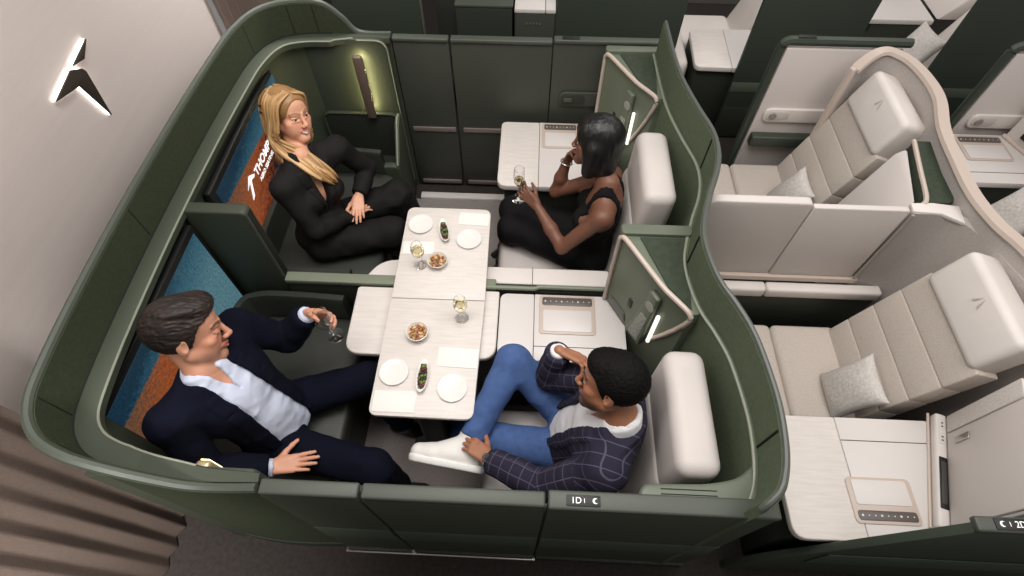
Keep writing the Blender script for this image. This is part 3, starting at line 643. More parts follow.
# ------------------------------------------------------------------ window row across the far aisle
Y3 = 3.5
def win_panel(x0, x1, z1, label, cat='panel', m=None, bandz=True):
    t = thing('window_row_panel', ((x0+x1)/2, Y3, 0), label, cat)
    MB().box(x0, x1, Y3, Y3+.035, .02, z1, .006).build('door_panel', m or mat('window_door', (52, 60, 51), .5), t)
    if bandz: MB().box(x0, x1, Y3-.004, Y3, .44, .52, .002).build('lower_band', mat('window_band', (84, 92, 80), .5), t)
    MB().box(x0+.005, x1-.005, Y3-.006, Y3-.0005, .02, .30, .002).build('toe_panel', M_darker, t)
    return t
win_panel(-1.36, -.765, 1.3, 'dark green window row door top left beyond the shell corner')
MB_ = MB().box(-.768, -.760, Y3-.008, Y3+.03, .02, 1.3, .002); tag(MB_.build('edge_profile', M_steel), 'thin steel edge strip beside the upper left window row door', 'edge strip')
t = thing('window_seat_shell', (-.65, 3.9, 0), 'dark recessed seat shell between window row doors at the top', 'seat shell')
MB().box(-.74, -.56, 3.9, 3.96, 0, 1.25, .01).build('shell_back', M_dark, t); MB().box(-.74, -.56, 3.60, 3.9, .3, .42, .02).build('seat_cushion', M_black, t)
t = thing('window_cabinet', (-.34, 3.6, 0), 'low dark cabinet with pale top edge beyond the far doors', 'cabinet')
MB().box(-.535, -.155, Y3, 3.9, 0, 1.03, .008).build('cabinet_body', M_darker, t); MB().box(-.54, -.15, Y3-.004, 3.9, 1.031, 1.05, .006).build('cabinet_top', M_rim, t)
t = thing('window_console', (0, 3.6, 0), 'dark front console with white top and small silver marks beyond the far doors', 'console')
MB().box(-.135, .13, Y3, 4.2, 0, 1.0, .006).build('console_body', M_dark, t)
MB().prism([(-.14, Y3-.004), (.065, Y3-.004), (.065, 4.2), (-.14, 4.2)], 1.001, 1.03, .006).build('console_top', M_white, t)
MB().prism([(.068, Y3-.004), (.135, Y3-.004), (.135, 4.2), (.068, 4.2)], 1.001, 1.03, .006).build('console_top', M_white, t)
lg = MB()
for k, s in enumerate((.008, .012, .008, .012, .010)): lg.tube([(-.06+.022*k, Y3-.003, .925), (-.05+.022*k, Y3-.003, .925+s)], .004, 6)
lg.build('silver_mark', M_steel, t)
win_panel(.14, .985, 1.3, 'wide dark green window row door behind the far fixed panel')
t = thing('window_console', (1.4, 3.7, 0), 'pale wood window console with dark front right of the wavy partition', 'console')
MB().prism(roundpoly([(1.18, 3.56), (1.45, 3.555), (1.46, 4.05), (1.20, 4.03)], [.05, 0, 0, .03]), .56, .60, .008, 3).build('console_top', M_wood, t)
MB().prism([(1.452, 3.555), (1.80, 3.55), (1.80, 4.05), (1.462, 4.05)], .56, .60, .006).build('console_top', M_white, t)
MB().box(1.21, 1.80, 3.60, 4.03, 0, .56, .01).build('console_base', M_darker, t)
t = thing('window_armchair', (1.1, 4.1, 0), 'white window seat partly hidden behind the pale wood console', 'seat')
rbox(MB(), 1.02, 1.62, 4.07, 4.5, .34, .47, .05).build('seat_cushion', M_cream, t); MB().box(1.06, 1.6, 4.1, 4.48, 0, .34, .02).build('seat_base', M_darker, t)
rbox(MB(), 1.60, 1.74, 4.07, 4.5, .4, 1.05, .05, 4, RY(22), (1.62, 4.2, .42)).build('backrest', M_cream, t)
rbox(MB(), .98, 1.17, 3.66, 4.15, .30, .56, .06).build('leg_rest', M_cream, t)
win_panel(1.465, 2.20, 1.32, 'tall dark green window row door above the beige door panel')
t = thing('window_console', (2.75, 4.2, 0), 'white window console with dark front at the top right', 'console')
MB().box(2.30, 3.05, 4.10, 4.6, .64, .68, .008, 3).build('console_top', M_white, t); MB().box(2.32, 3.05, 4.12, 4.6, 0, .64, .006).build('console_base', M_darker, t)
MB().box(2.33, 2.60, 4.105, 4.118, .585, .625, .004).build('drawer_slot', M_seam, t)
MB().hull([(3.06, 4.1, .68), (3.3, 4.1, .68), (3.06, 4.6, .68), (3.3, 4.6, .68), (3.2, 4.1, .86), (3.3, 4.1, .86), (3.2, 4.6, .86), (3.3, 4.6, .86)], .02).build('control_wing', M_bgdoor, t)
MB().box(2.345, 2.37, Y3-.002+.6, Y3+.616, .50, .515, .002).build('silver_mark', M_steel, t)
t = thing('window_armchair', (2.9, 3.85, 0), 'white window seat behind the top right pillow', 'seat')
rbox(MB(), 2.55, 3.0, 3.62, 4.06, .30, .44, .04).build('seat_cushion', M_cream, t); rbox(MB(), 3.02, 3.16, 3.62, 4.06, .36, 1.0, .04, 4, RY(24), (3.0, 3.8, .42)).build('backrest', M_cream, t)
MB().box(2.6, 3.1, 3.64, 4.04, 0, .30, .02).build('seat_base', M_darker, t)
pillow((2.86, 3.84, .60), (10, -58, 12), .16, 'woven white pillow on the window seat at the top right')
win_panel(2.80, 3.75, 1.32, 'tall dark green window row door in the upper right corner')

# ------------------------------------------------------------------ tableware
TZ = .7305
M_china = mat('white_china', (238, 235, 230), .18, coat=.4)
M_glass = mat('clear_glass', (255, 255, 255), .02, trans=1.0)
M_wine = mat('white_wine', (246, 234, 190), .05, trans=.95)
M_paper = mat('white_card', (240, 236, 230), .7)
def plate(x, y, label):
    o = MB().lathe([(0, 0), (.040, 0), (.045, .003), (.062, .009), (.0655, .0115), (.066, .013), (.063, .0135), (.048, .0075), (.042, .006), (0, .0058)], (0, 0, 0), 40).build('side_plate', M_china, None, 50)
    o.location = (x, y, TZ); tag(o, label, 'plate', 'side plates on the dining table'); return o
plate(-.580, 1.871, 'empty white plate at the far left corner of the dining table, by the blonde woman')
plate(-.309, 1.779, 'empty white plate on the table right of the far olive dish')
plate(-.583, .997, 'empty white plate on the table left of the near olive dish')
plate(-.310, .931, 'empty white plate on the table right of the near olive dish')
def card(x, y, w, h, r, label):
    m = MB(); m.box(-w/2, w/2, -h/2, h/2, 0, .0016, .0004); m.box(-w/2+.003, w/2-.001, -h/2+.001, h/2-.002, .0017, .0032, .0004)
    o = m.build('folded_card', M_paper); o.location = (x, y, TZ); o.rotation_euler = (0, 0, math.radians(r)); tag(o, label, 'napkin', 'white folded napkins'); return o
card(-.295, 1.925, .165, .085, -3, 'white folded napkin at the far table end beside the woman in black')
card(-.574, 1.715, .165, .085, 2, 'white folded napkin below the far left plate, by the blonde woman')
card(-.300, 1.085, .19, .10, -2, 'white folded napkin between the nearer wine glass and the near right plate')
card(-.560, .860, .19, .10, 0, 'white folded napkin at the near left table corner below a plate')
M_nuts = [mat('cashew', (226, 190, 130), .5), mat('almond', (172, 116, 70), .55), mat('pistachio', (196, 150, 92), .5), mat('red_nut', (158, 92, 62), .5)]
M_oliv = [mat('green_olive', (98, 112, 40), .25), mat('black_olive', (34, 26, 30), .25), mat('red_olive', (96, 34, 34), .25)]
def seedmesh(name, m, sx, sy, sz, bend):
    b = MB(); pts = [(sx*math.cos(a)*.9, bend*math.sin(a*1.0)**2*sy, 0) for a in np.linspace(math.pi, 0, 7)]
    b.tube(pts, [sy*.35, sy*.8, sy*.98, sy, sy*.98, sy*.8, sy*.35], 8); return b.build(name, m, None, 80)
def bowl(x, y, lab, grp):
    o = MB().lathe([(r*1.15, z*1.1) for r, z in [(0, 0), (.022, 0), (.024, .003), (.038, .018), (.045, .034), (.0455, .036), (.043, .0365), (.036, .019), (.022, .007), (0, .006)]], (0, 0, 0), 36).build('snack_bowl', M_china, None, 60)
    o.location = (x, y, TZ); tag(o, lab, 'bowl')
    k = 0
    for layer, (rad, n, z) in enumerate(((.026, 7, .021), (.0345, 12, .030), (.019, 7, .039), (.004, 2, .044))):
        for i in range(n):
            a = i*2*math.pi/n+layer*.7; kind = k % 4; k += 1
            if kind not in NUT: NUT[kind] = seedmesh('mixed_nut', M_nuts[kind], .0098+.001*(kind == 0), .006, .0055, .8 if kind == 0 else 0); q = NUT[kind]
            else: q = NUT[kind].copy(); COL.objects.link(q)
            q.location = (x+rad*math.cos(a), y+rad*math.sin(a), TZ+z); q.rotation_euler = (random.uniform(-.3, .3), random.uniform(-.3, .3), random.uniform(0, 6))
            tag(q, 'mixed nut heaped in '+grp, 'nut', 'mixed nuts in '+grp)
NUT = {}
bowl(-.456, 1.615, 'small white bowl of mixed nuts near the table middle, by the full wine glass', 'the bowl beside the far olive dish')
bowl(-.501, 1.196, 'small white bowl of mixed nuts on the nearer half of the table', 'the bowl on the nearer table half')
OLV = {}
def boat(x, y, rot, lab, grp):
    n = 28; V = []; F = []; L, Wd = .080, .0275
    prof = [(0, 0), (.45, 0), (.75, .010), (.98, .022), (1, .024), (.94, .0238), (.7, .011), (.4, .004), (0, .0035)]
    for s, z in prof:
        for i in range(n):
            a = 2*math.pi*i/n; ex = abs(math.cos(a))
            V.append((Wd*s*math.sin(a), L*s*math.cos(a), z+.006*s*ex**4))
    for j in range(len(prof)-1):
        for i in range(n): F.append((j*n+i, j*n+(i+1) % n, (j+1)*n+(i+1) % n, (j+1)*n+i))
    o = MB().raw(V, F).build('olive_dish', M_china, None, 60); o.location = (x, y, TZ); o.rotation_euler = (0, 0, rot); tag(o, lab, 'dish')
    k = 0; c, s_ = math.cos(rot), math.sin(rot)
    for row in range(8):
        for col in (-1, 1, 0):
            if col == 0 and row == 7: continue
            yy = -.056+.0155*row+(.007 if col == 0 else 0); xx = .0125*col*(1-abs(yy)/.10); kind = (k*7+row) % 5; kind = 0 if kind < 2 else (1 if kind < 4 else 2); k += 1
            if kind not in OLV: q = OLV[kind] = seedmesh('olive', M_oliv[kind], .0105, .0085, .007, 0)
            else: q = OLV[kind].copy(); COL.objects.link(q)
            q.location = (x+c*xx-s_*yy, y+s_*xx+c*yy, TZ+(.0165 if col else .0255)); q.rotation_euler = (random.uniform(-.3, .3), 0, random.uniform(0, 3))
            tag(q, 'glossy olive lying in '+grp, 'olive', 'olives in '+grp)
boat(-.446, 1.822, math.radians(14), 'narrow white dish of olives at the far table end between two plates', 'the far olive dish')
boat(-.449, .978, math.radians(0), 'narrow white dish of olives at the near table end between two plates', 'the near olive dish')
def wine_glass(loc, label, fill, flute=False, up=(0, 0, 1), sc=1.0):
    t = thing('wine_glass' if not flute else 'champagne_flute', loc, label, 'glass')
    Q = Vector(up).normalized().to_track_quat('Z', 'Y').to_matrix()
    if flute: bowlp = [(.004, .085), (.012, .095), (.022, .115), (.026, .145), (.025, .18), (.023, .195)]
    else: bowlp = [(.004, .075), (.014, .08), (.028, .095), (.034, .115), (.034, .135), (.029, .16), (.027, .17)]
    bowlp = [(r*sc, z*sc) for r, z in bowlp]; th = .0012
    MB().lathe(bowlp+[(bowlp[-1][0]-th, bowlp[-1][1])]+[(max(r-th, 0.0005), z+(th if i == 0 else 0)) for i, (r, z) in list(enumerate(bowlp))[::-1]][1:]+[(0, bowlp[0][1]+th*2)], loc, 28, Q).build('bowl', M_glass, t, 60)
    MB().lathe([(0, 0), (.032*sc, 0), (.033*sc, .001), (.012, .004), (.004, .010), (.0032, .03), (.0032, .07*sc), (.0045, bowlp[0][1]), (0, bowlp[0][1]+.002)], loc, 24, Q).build('stem', M_glass, t, 60)
    if fill:
        zf = bowlp[0][1]+fill*(bowlp[-1][1]-bowlp[0][1]); pr = [(0, bowlp[0][1]+.004)]
        for r, z in bowlp:
            if z < zf and z > bowlp[0][1]: pr.append((r-th*1.6, z+.001))
        pr += [(pr[-1][0], zf), (0, zf)]
        MB().lathe(pr, loc, 24, Q).build('wine', M_wine, t, 60)
    return t
wine_glass((-.545, 1.605, TZ), 'stemmed glass of white wine on the table beside the far nut bowl', .55)
wine_glass((-.301, 1.299, TZ), 'stemmed glass of white wine on the right side of the nearer table half', .5)

# ------------------------------------------------------------------ people: signed-distance figures meshed by surface nets
def nrm(v): v = np.asarray(v, float); return v/np.linalg.norm(v)
def planes(lo, hi, coarse, fine):
    out = [lo]; 
    while out[-1] < hi:
        c = out[-1]; st = coarse
        for a, b, f in fine:
            if a <= c < b: st = min(st, f)
            elif c < a < c+st: st = max(min(st, a-c), .002)
        out.append(c+st)
    return np.array(out, np.float32)
class Grid:
    def __init__(s, lo, hi, coarse, fines=()):
        s.ax = [planes(lo[i], hi[i], coarse, [(c[i]-r, c[i]+r, f) for c, r, f in fines]) for i in range(3)]
        s.shape = tuple(len(a) for a in s.ax)
    def new(s): return np.full(s.shape, 1.0, np.float32)
    def win(s, lo, hi):
        sl = []
        for i in range(3):
            a, b = np.searchsorted(s.ax[i], lo[i]), np.searchsorted(s.ax[i], hi[i])
            sl.append(slice(max(a-1, 0), min(b+1, s.shape[i])))
        return tuple(sl)
    def P(s, sl): return (s.ax[0][sl[0]][:, None, None], s.ax[1][sl[1]][None, :, None], s.ax[2][sl[2]][None, None, :])
def smin(a, b, k):
    if k <= 0: return np.minimum(a, b)
    h = np.clip(.5+.5*(b-a)/k, 0, 1); return b*(1-h)+a*h-k*h*(1-h)
class RC:                                     # tapered capsule, optionally flattened along axis n
    def __init__(s, a, b, ra, rb, n=None, fl=1.0):
        s.a, s.b, s.ra, s.rb = np.asarray(a, float), np.asarray(b, float), ra, rb; s.n = None if n is None else nrm(n); s.fl = fl
        R = max(ra, rb); s.lo = np.minimum(s.a, s.b)-R; s.hi = np.maximum(s.a, s.b)+R
    def __call__(s, X, Y, Z):
        d = s.b-s.a; L = float(d@d)+1e-12; x, y, z = X-s.a[0], Y-s.a[1], Z-s.a[2]
        t = np.clip((x*d[0]+y*d[1]+z*d[2])/L, 0, 1); x, y, z = x-t*d[0], y-t*d[1], z-t*d[2]
        if s.n is not None:
            q = (x*s.n[0]+y*s.n[1]+z*s.n[2])*(1/s.fl-1); x, y, z = x+q*s.n[0], y+q*s.n[1], z+q*s.n[2]
        return np.sqrt(x*x+y*y+z*z)-(s.ra+(s.rb-s.ra)*t)
class CUT:                                    # a primitive clipped by a plane
    def __init__(s, p, c, n): s.p, s.c, s.n = p, np.asarray(c, float), nrm(n); s.lo, s.hi = p.lo, p.hi
    def __call__(s, X, Y, Z): return np.maximum(s.p(X, Y, Z), (X-s.c[0])*s.n[0]+(Y-s.c[1])*s.n[1]+(Z-s.c[2])*s.n[2])
class EL:                                     # ellipsoid; rows of M are its axes
    def __init__(s, c, r, M=np.eye(3)):
        s.c, s.r, s.M = np.asarray(c, float), np.asarray(r, float), np.asarray(M, float)
        h = np.sqrt(((s.M*s.r[:, None])**2).sum(0)); s.lo, s.hi = s.c-h, s.c+h
    def __call__(s, X, Y, Z):
        x, y, z = X-s.c[0], Y-s.c[1], Z-s.c[2]; k0 = 0; k1 = 0
        for i in range(3):
            q = (x*s.M[i, 0]+y*s.M[i, 1]+z*s.M[i, 2])/s.r[i]; k0 = k0+q*q; k1 = k1+(q/s.r[i])**2
        k0 = np.sqrt(k0); return k0*(k0-1)/np.sqrt(k1+1e-9)
def add(g, D, p, k=.02, m=.06):
    sl = g.win(p.lo-m, p.hi+m); D[sl] = smin(D[sl], p(*g.P(sl)).astype(np.float32), k)
def sub(g, D, p, k=.01, m=.03):
    sl = g.win(p.lo-m, p.hi+m); D[sl] = -smin(-D[sl], p(*g.P(sl)).astype(np.float32), k)
def surfnet(g, D):
    S = D < 0; nx, ny, nz = D.shape; c = np.zeros((nx-1, ny-1, nz-1), np.int8)
    cor = [(i, j, k) for i in (0, 1) for j in (0, 1) for k in (0, 1)]
    for i, j, k in cor: c += S[i:nx-1+i, j:ny-1+j, k:nz-1+k]
    mix = (c > 0) & (c < 8); I = np.argwhere(mix); vid = np.full(mix.shape, -1, np.int64); vid[mix] = np.arange(len(I))
    acc = np.zeros((len(I), 3)); num = np.zeros(len(I))
    val = {q: D[I[:, 0]+q[0], I[:, 1]+q[1], I[:, 2]+q[2]] for q in cor}
    pos = {q: np.stack([g.ax[a][I[:, a]+q[a]] for a in range(3)], 1) for q in cor}
    for a in cor:
        for ax in range(3):
            if a[ax]: continue
            b = list(a); b[ax] = 1; b = tuple(b); da, db = val[a], val[b]; m = (da < 0) != (db < 0)
            t = (da[m]/(da[m]-db[m]))[:, None]; acc[m] += pos[a][m]*(1-t)+pos[b][m]*t; num[m] += 1
    V = acc/num[:, None]; F = []
    for ax in range(3):
        o1, o2 = (ax+1) % 3, (ax+2) % 3
        a = [slice(None)]*3; b = [slice(None)]*3; a[ax] = slice(0, -1); b[ax] = slice(1, None)
        E_ = np.argwhere(S[tuple(a)] != S[tuple(b)])
        E_ = E_[(E_[:, o1] > 0) & (E_[:, o2] > 0) & (E_[:, o1] < D.shape[o1]-1) & (E_[:, o2] < D.shape[o2]-1)]
        if not len(E_): continue
        ins = S[E_[:, 0], E_[:, 1], E_[:, 2]]
        def cell(d1, d2):
            q = E_.copy(); q[:, o1] += d1; q[:, o2] += d2; return vid[q[:, 0], q[:, 1], q[:, 2]]
        q = np.stack([cell(-1, -1), cell(0, -1), cell(0, 0), cell(-1, 0)], 1)
        q[~ins] = q[~ins][:, ::-1]; F.append(q)
    F = np.concatenate(F); F = F[(F >= 0).all(1)]
    return V, F
def vnoise(P, f, seed=0, st=(1, 1, 1)):       # smooth value noise, vectorised
    Q = P*np.array(st)*f+seed*17.3; i = np.floor(Q).astype(np.int64); t = Q-i; t = t*t*(3-2*t); out = 0
    for a in (0, 1):
        for b in (0, 1):
            for c in (0, 1):
                h = ((i[:, 0]+a)*73856093 ^ (i[:, 1]+b)*19349663 ^ (i[:, 2]+c)*83492791) & 0xffff
                h = (h*(h*h*15731+789221)+1376312589) & 0x7fffffff
                w = (t[:, 0] if a else 1-t[:, 0])*(t[:, 1] if b else 1-t[:, 1])*(t[:, 2] if c else 1-t[:, 2]); out = out+w*(h/0x3fffffff-1)
    return out
def relax(V, F, it, lam=.5):
    n = len(V); E_ = np.concatenate([F[:, [0, 1]], F[:, [1, 2]], F[:, [2, 3]], F[:, [3, 0]]]); cnt = np.bincount(E_.ravel(), minlength=n)[:, None]+1e-9
    for _ in range(it):
        A = np.zeros_like(V)
        for a in range(3): A[:, a] = np.bincount(E_[:, 0], V[E_[:, 1], a], n)+np.bincount(E_[:, 1], V[E_[:, 0], a], n)
        V = V+lam*(A/cnt-V)
    return V
def vnormals(V, F):
    N_ = np.cross(V[F[:, 2]]-V[F[:, 0]], V[F[:, 3]]-V[F[:, 1]]); out = np.zeros_like(V)
    for c in range(4):
        for a in range(3): out[:, a] += np.bincount(F[:, c], N_[:, a], len(V))
    return out/(np.linalg.norm(out, axis=1, keepdims=True)+1e-12)
def sd_mesh(name, V, F, m, parent=None, attrs=None, label=None):
    me = bpy.data.meshes.new(name); me.from_pydata(V.tolist(), [], F.tolist()); me.polygons.foreach_set('use_smooth', [True]*len(me.polygons))
    for k, (typ, data) in (attrs or {}).items():
        at = me.attributes.new(k, typ, 'POINT')
        at.data.foreach_set('color' if typ == 'FLOAT_COLOR' else 'vector', np.asarray(data, np.float32).ravel())
    return link(name, me, m, parent, label)
def attr_mat(name, rough, sss=0, bump=0, bscale=300):
    m = mat(name, (200, 150, 130), rough, bump=bump, bscale=bscale, sss=sss); nt = m.node_tree
    a = nt.nodes.new('ShaderNodeAttribute'); a.attribute_name = 'tint'; nt.links.new(a.outputs['Color'], nt.nodes['Principled BSDF'].inputs['Base Color']); return m
def hair_mat(name, c1, c2, sc, st, rough=.42):
    m = mat(name, c1, rough); nt = m.node_tree; L = nt.links; b = nt.nodes['Principled BSDF']
    tc = nt.nodes.new('ShaderNodeTexCoord'); mp = nt.nodes.new('ShaderNodeMapping'); mp.inputs['Scale'].default_value = st; L.new(tc.outputs['Object'], mp.inputs[0])
    n = nt.nodes.new('ShaderNodeTexNoise'); n.inputs['Scale'].default_value = sc; n.inputs['Detail'].default_value = 5; L.new(mp.outputs[0], n.inputs['Vector'])
    r = nt.nodes.new('ShaderNodeValToRGB'); r.color_ramp.elements[0].position = .35; r.color_ramp.elements[0].color = lin(c1); r.color_ramp.elements[1].position = .68; r.color_ramp.elements[1].color = lin(c2)
    L.new(n.outputs[0], r.inputs[0]); L.new(r.outputs[0], b.inputs['Base Color'])
    bp = nt.nodes.new('ShaderNodeBump'); bp.inputs['Strength'].default_value = .35; bp.inputs['Distance'].default_value = .004; L.new(n.outputs[0], bp.inputs['Height']); L.new(bp.outputs[0], b.inputs['Normal'])
    return m

def hand_prims(W, d, n, left, curl, sc=1.0, spread=.10, thumb=(.55, .7, .25), tcurl=.35):
    """W wrist, d toward the knuckles, n out of the palm; curl = one bend (radians per joint) per finger, index first"""
    W = np.asarray(W, float); d = nrm(d); n = nrm(np.asarray(n, float)-d*np.dot(n, d)); t = np.cross(d, n)*(-1 if left else 1); P = []
    kn = []
    for i, (off, fwd) in enumerate(((.027, .088), (.009, .093), (-.009, .089), (-.026, .079))):
        k = W+d*fwd*sc+t*off*sc+n*.004*sc; kn.append(k)
        P.append((RC(W+t*off*.62*sc+d*.008*sc, k, .0150*sc, .0112*sc, n, .88), .012))
    P.append((RC(W+t*.012*sc+d*.02*sc, W+t*.022*sc+d*.06*sc, .016*sc, .013*sc, n, .9), .012))
    lens = (.073, .081, .075, .058)
    for i in range(4):
        dd = nrm(d+t*spread*(1.5-i)*.8); p = kn[i]; ang = 0; r = (.0088, .0090, .0086, .0076)[i]*sc
        c = curl[i] if not np.isscalar(curl) else curl
        for j, fr in enumerate((.44, .31, .25)):
            ang += c*(.75, 1.0, .8)[j]; v = dd*math.cos(ang)+n*math.sin(ang); q = p+v*lens[i]*fr*sc
            P.append((RC(p, q, r*(1-.07*j), r*(.95-.09*j)), .0035)); p = q
    tb = W+d*.022*sc+t*.020*sc+n*.006*sc; td = nrm(d*thumb[0]+t*thumb[1]+n*thumb[2]); q = tb
    for j, (ln, r0, r1) in enumerate(((.044, .0145, .0115), (.033, .0108, .0098), (.027, .0096, .0076))):
        v = nrm(td+(d*.55-t*.35+n*.3)*tcurl*j); e = q+v*ln*sc; P.append((RC(q, e, r0*sc, r1*sc), .006 if j else .012)); q = e
    return P
def head_prims(c, f, u, s, fem=False, lid=.0035):
    r = np.cross(f, u); M = np.stack([r, f, u])
    L = lambda x, y, z: c+(r*x+f*y+u*z)*s
    e = lambda x, y, z, a, b, cc: EL(L(x, y, z), (a*s, b*s, cc*s), M)
    rc = lambda p, q, ra, rb: RC(L(*p), L(*q), ra*s, rb*s)
    j = .9 if fem else 1.0
    A = [(e(0, -.018, .036, .075, .096, .085), .02), (e(0, .042, .042, .060, .046, .056), .03), (e(0, .034, -.03, .058*j, .056, .083), .03)]
    for q in (-1, 1):
        A += [(rc((q*.050*j, -.002, -.055), (q*.012*j, .070, -.101), .021, .018), .03), (e(q*.043, .058, -.020, .021, .020, .017), .018),
              (rc((q*.012, .091, .021), (q*.044, .076, .024), .0075 if not fem else .0055, .006), .012)]
    A += [(e(0, .076, -.099, .019*j, .017, .016), .018)]
    for q in (-1, 1): A += [('sub', e(q*.0315, .100, .001, .019, .016, .0105), .012)]
    ny = .005 if fem else 0
    A += [(rc((0, .089, .016), (0, .112-ny, -.026), .0075*j, .0098*j), .009), (e(0, .1125-ny, -.030, .0108*j, .0105, .0092), .008)]
    for q in (-1, 1):
        A += [(e(q*.0115*j, .102, -.0345, .0075*j, .010, .0075), .006), (rc((q*.015, .0895, .0105), (q*.047, .0765, .0085), .0035, .003), .004),
              (rc((q*.017, .089, -.0085), (q*.045, .077, -.008), .003, .003), .006)]
        eb = L(q*.0315, .0755, .0012)
        A += [(CUT(EL(eb, (.0150*s, .0142*s, .0138*s), M), L(q*.0315, .0755, lid), -u+f*.05), .002), (CUT(EL(eb, (.0150*s, .0138*s, .0135*s), M), L(q*.0315, .0755, -.0055), u), .002)]
        A += [(e(q*.036, .050, -.050, .026, .030, .032) if fem else e(q*.036, .048, -.050, .018, .024, .028), .03)]
    up = [rc((q*.0235, .0835, -.0615+(.004 if fem else 0)), (0, .0985, -.0590), .0042, .0058) for q in (-1, 1)]
    lo = [rc((q*.0215, .0835, -.0640+(.004 if fem else 0)), (0, .0965, -.0715), .0042, .0068) for q in (-1, 1)]
    A += [(x, .004) for x in up+lo]
    A += [('sub', rc((-.022, .0935, -.0645+(.003 if fem else 0)), (0, .1035, -.0652), .0018, .0022), .003), ('sub', rc((0, .1035, -.0652), (.022, .0935, -.0645+(.003 if fem else 0)), .0022, .0018), .003)]
    for q in (-1, 1):
        A += [(EL(L(q*.077, -.014, -.006), (.0085*s, .019*s, .031*s), np.stack([nrm(r+q*.35*f*-1), nrm(f+q*.35*r), u])), .006), ('sub', EL(L(q*.086, -.006, -.002), (.006*s, .010*s, .017*s), M), .004)]
    brow = [rc((q*.013, .0965, .0245), (q*.034, .0895, .0315), .0048, .0045) for q in (-1, 1)]+[rc((q*.034, .0895, .0315), (q*.052, .074, .026), .0045, .003) for q in (-1, 1)]
    eyes = [L(q*.0315, .0755, .0012) for q in (-1, 1)]
    return A, up+lo, brow, eyes, L, M

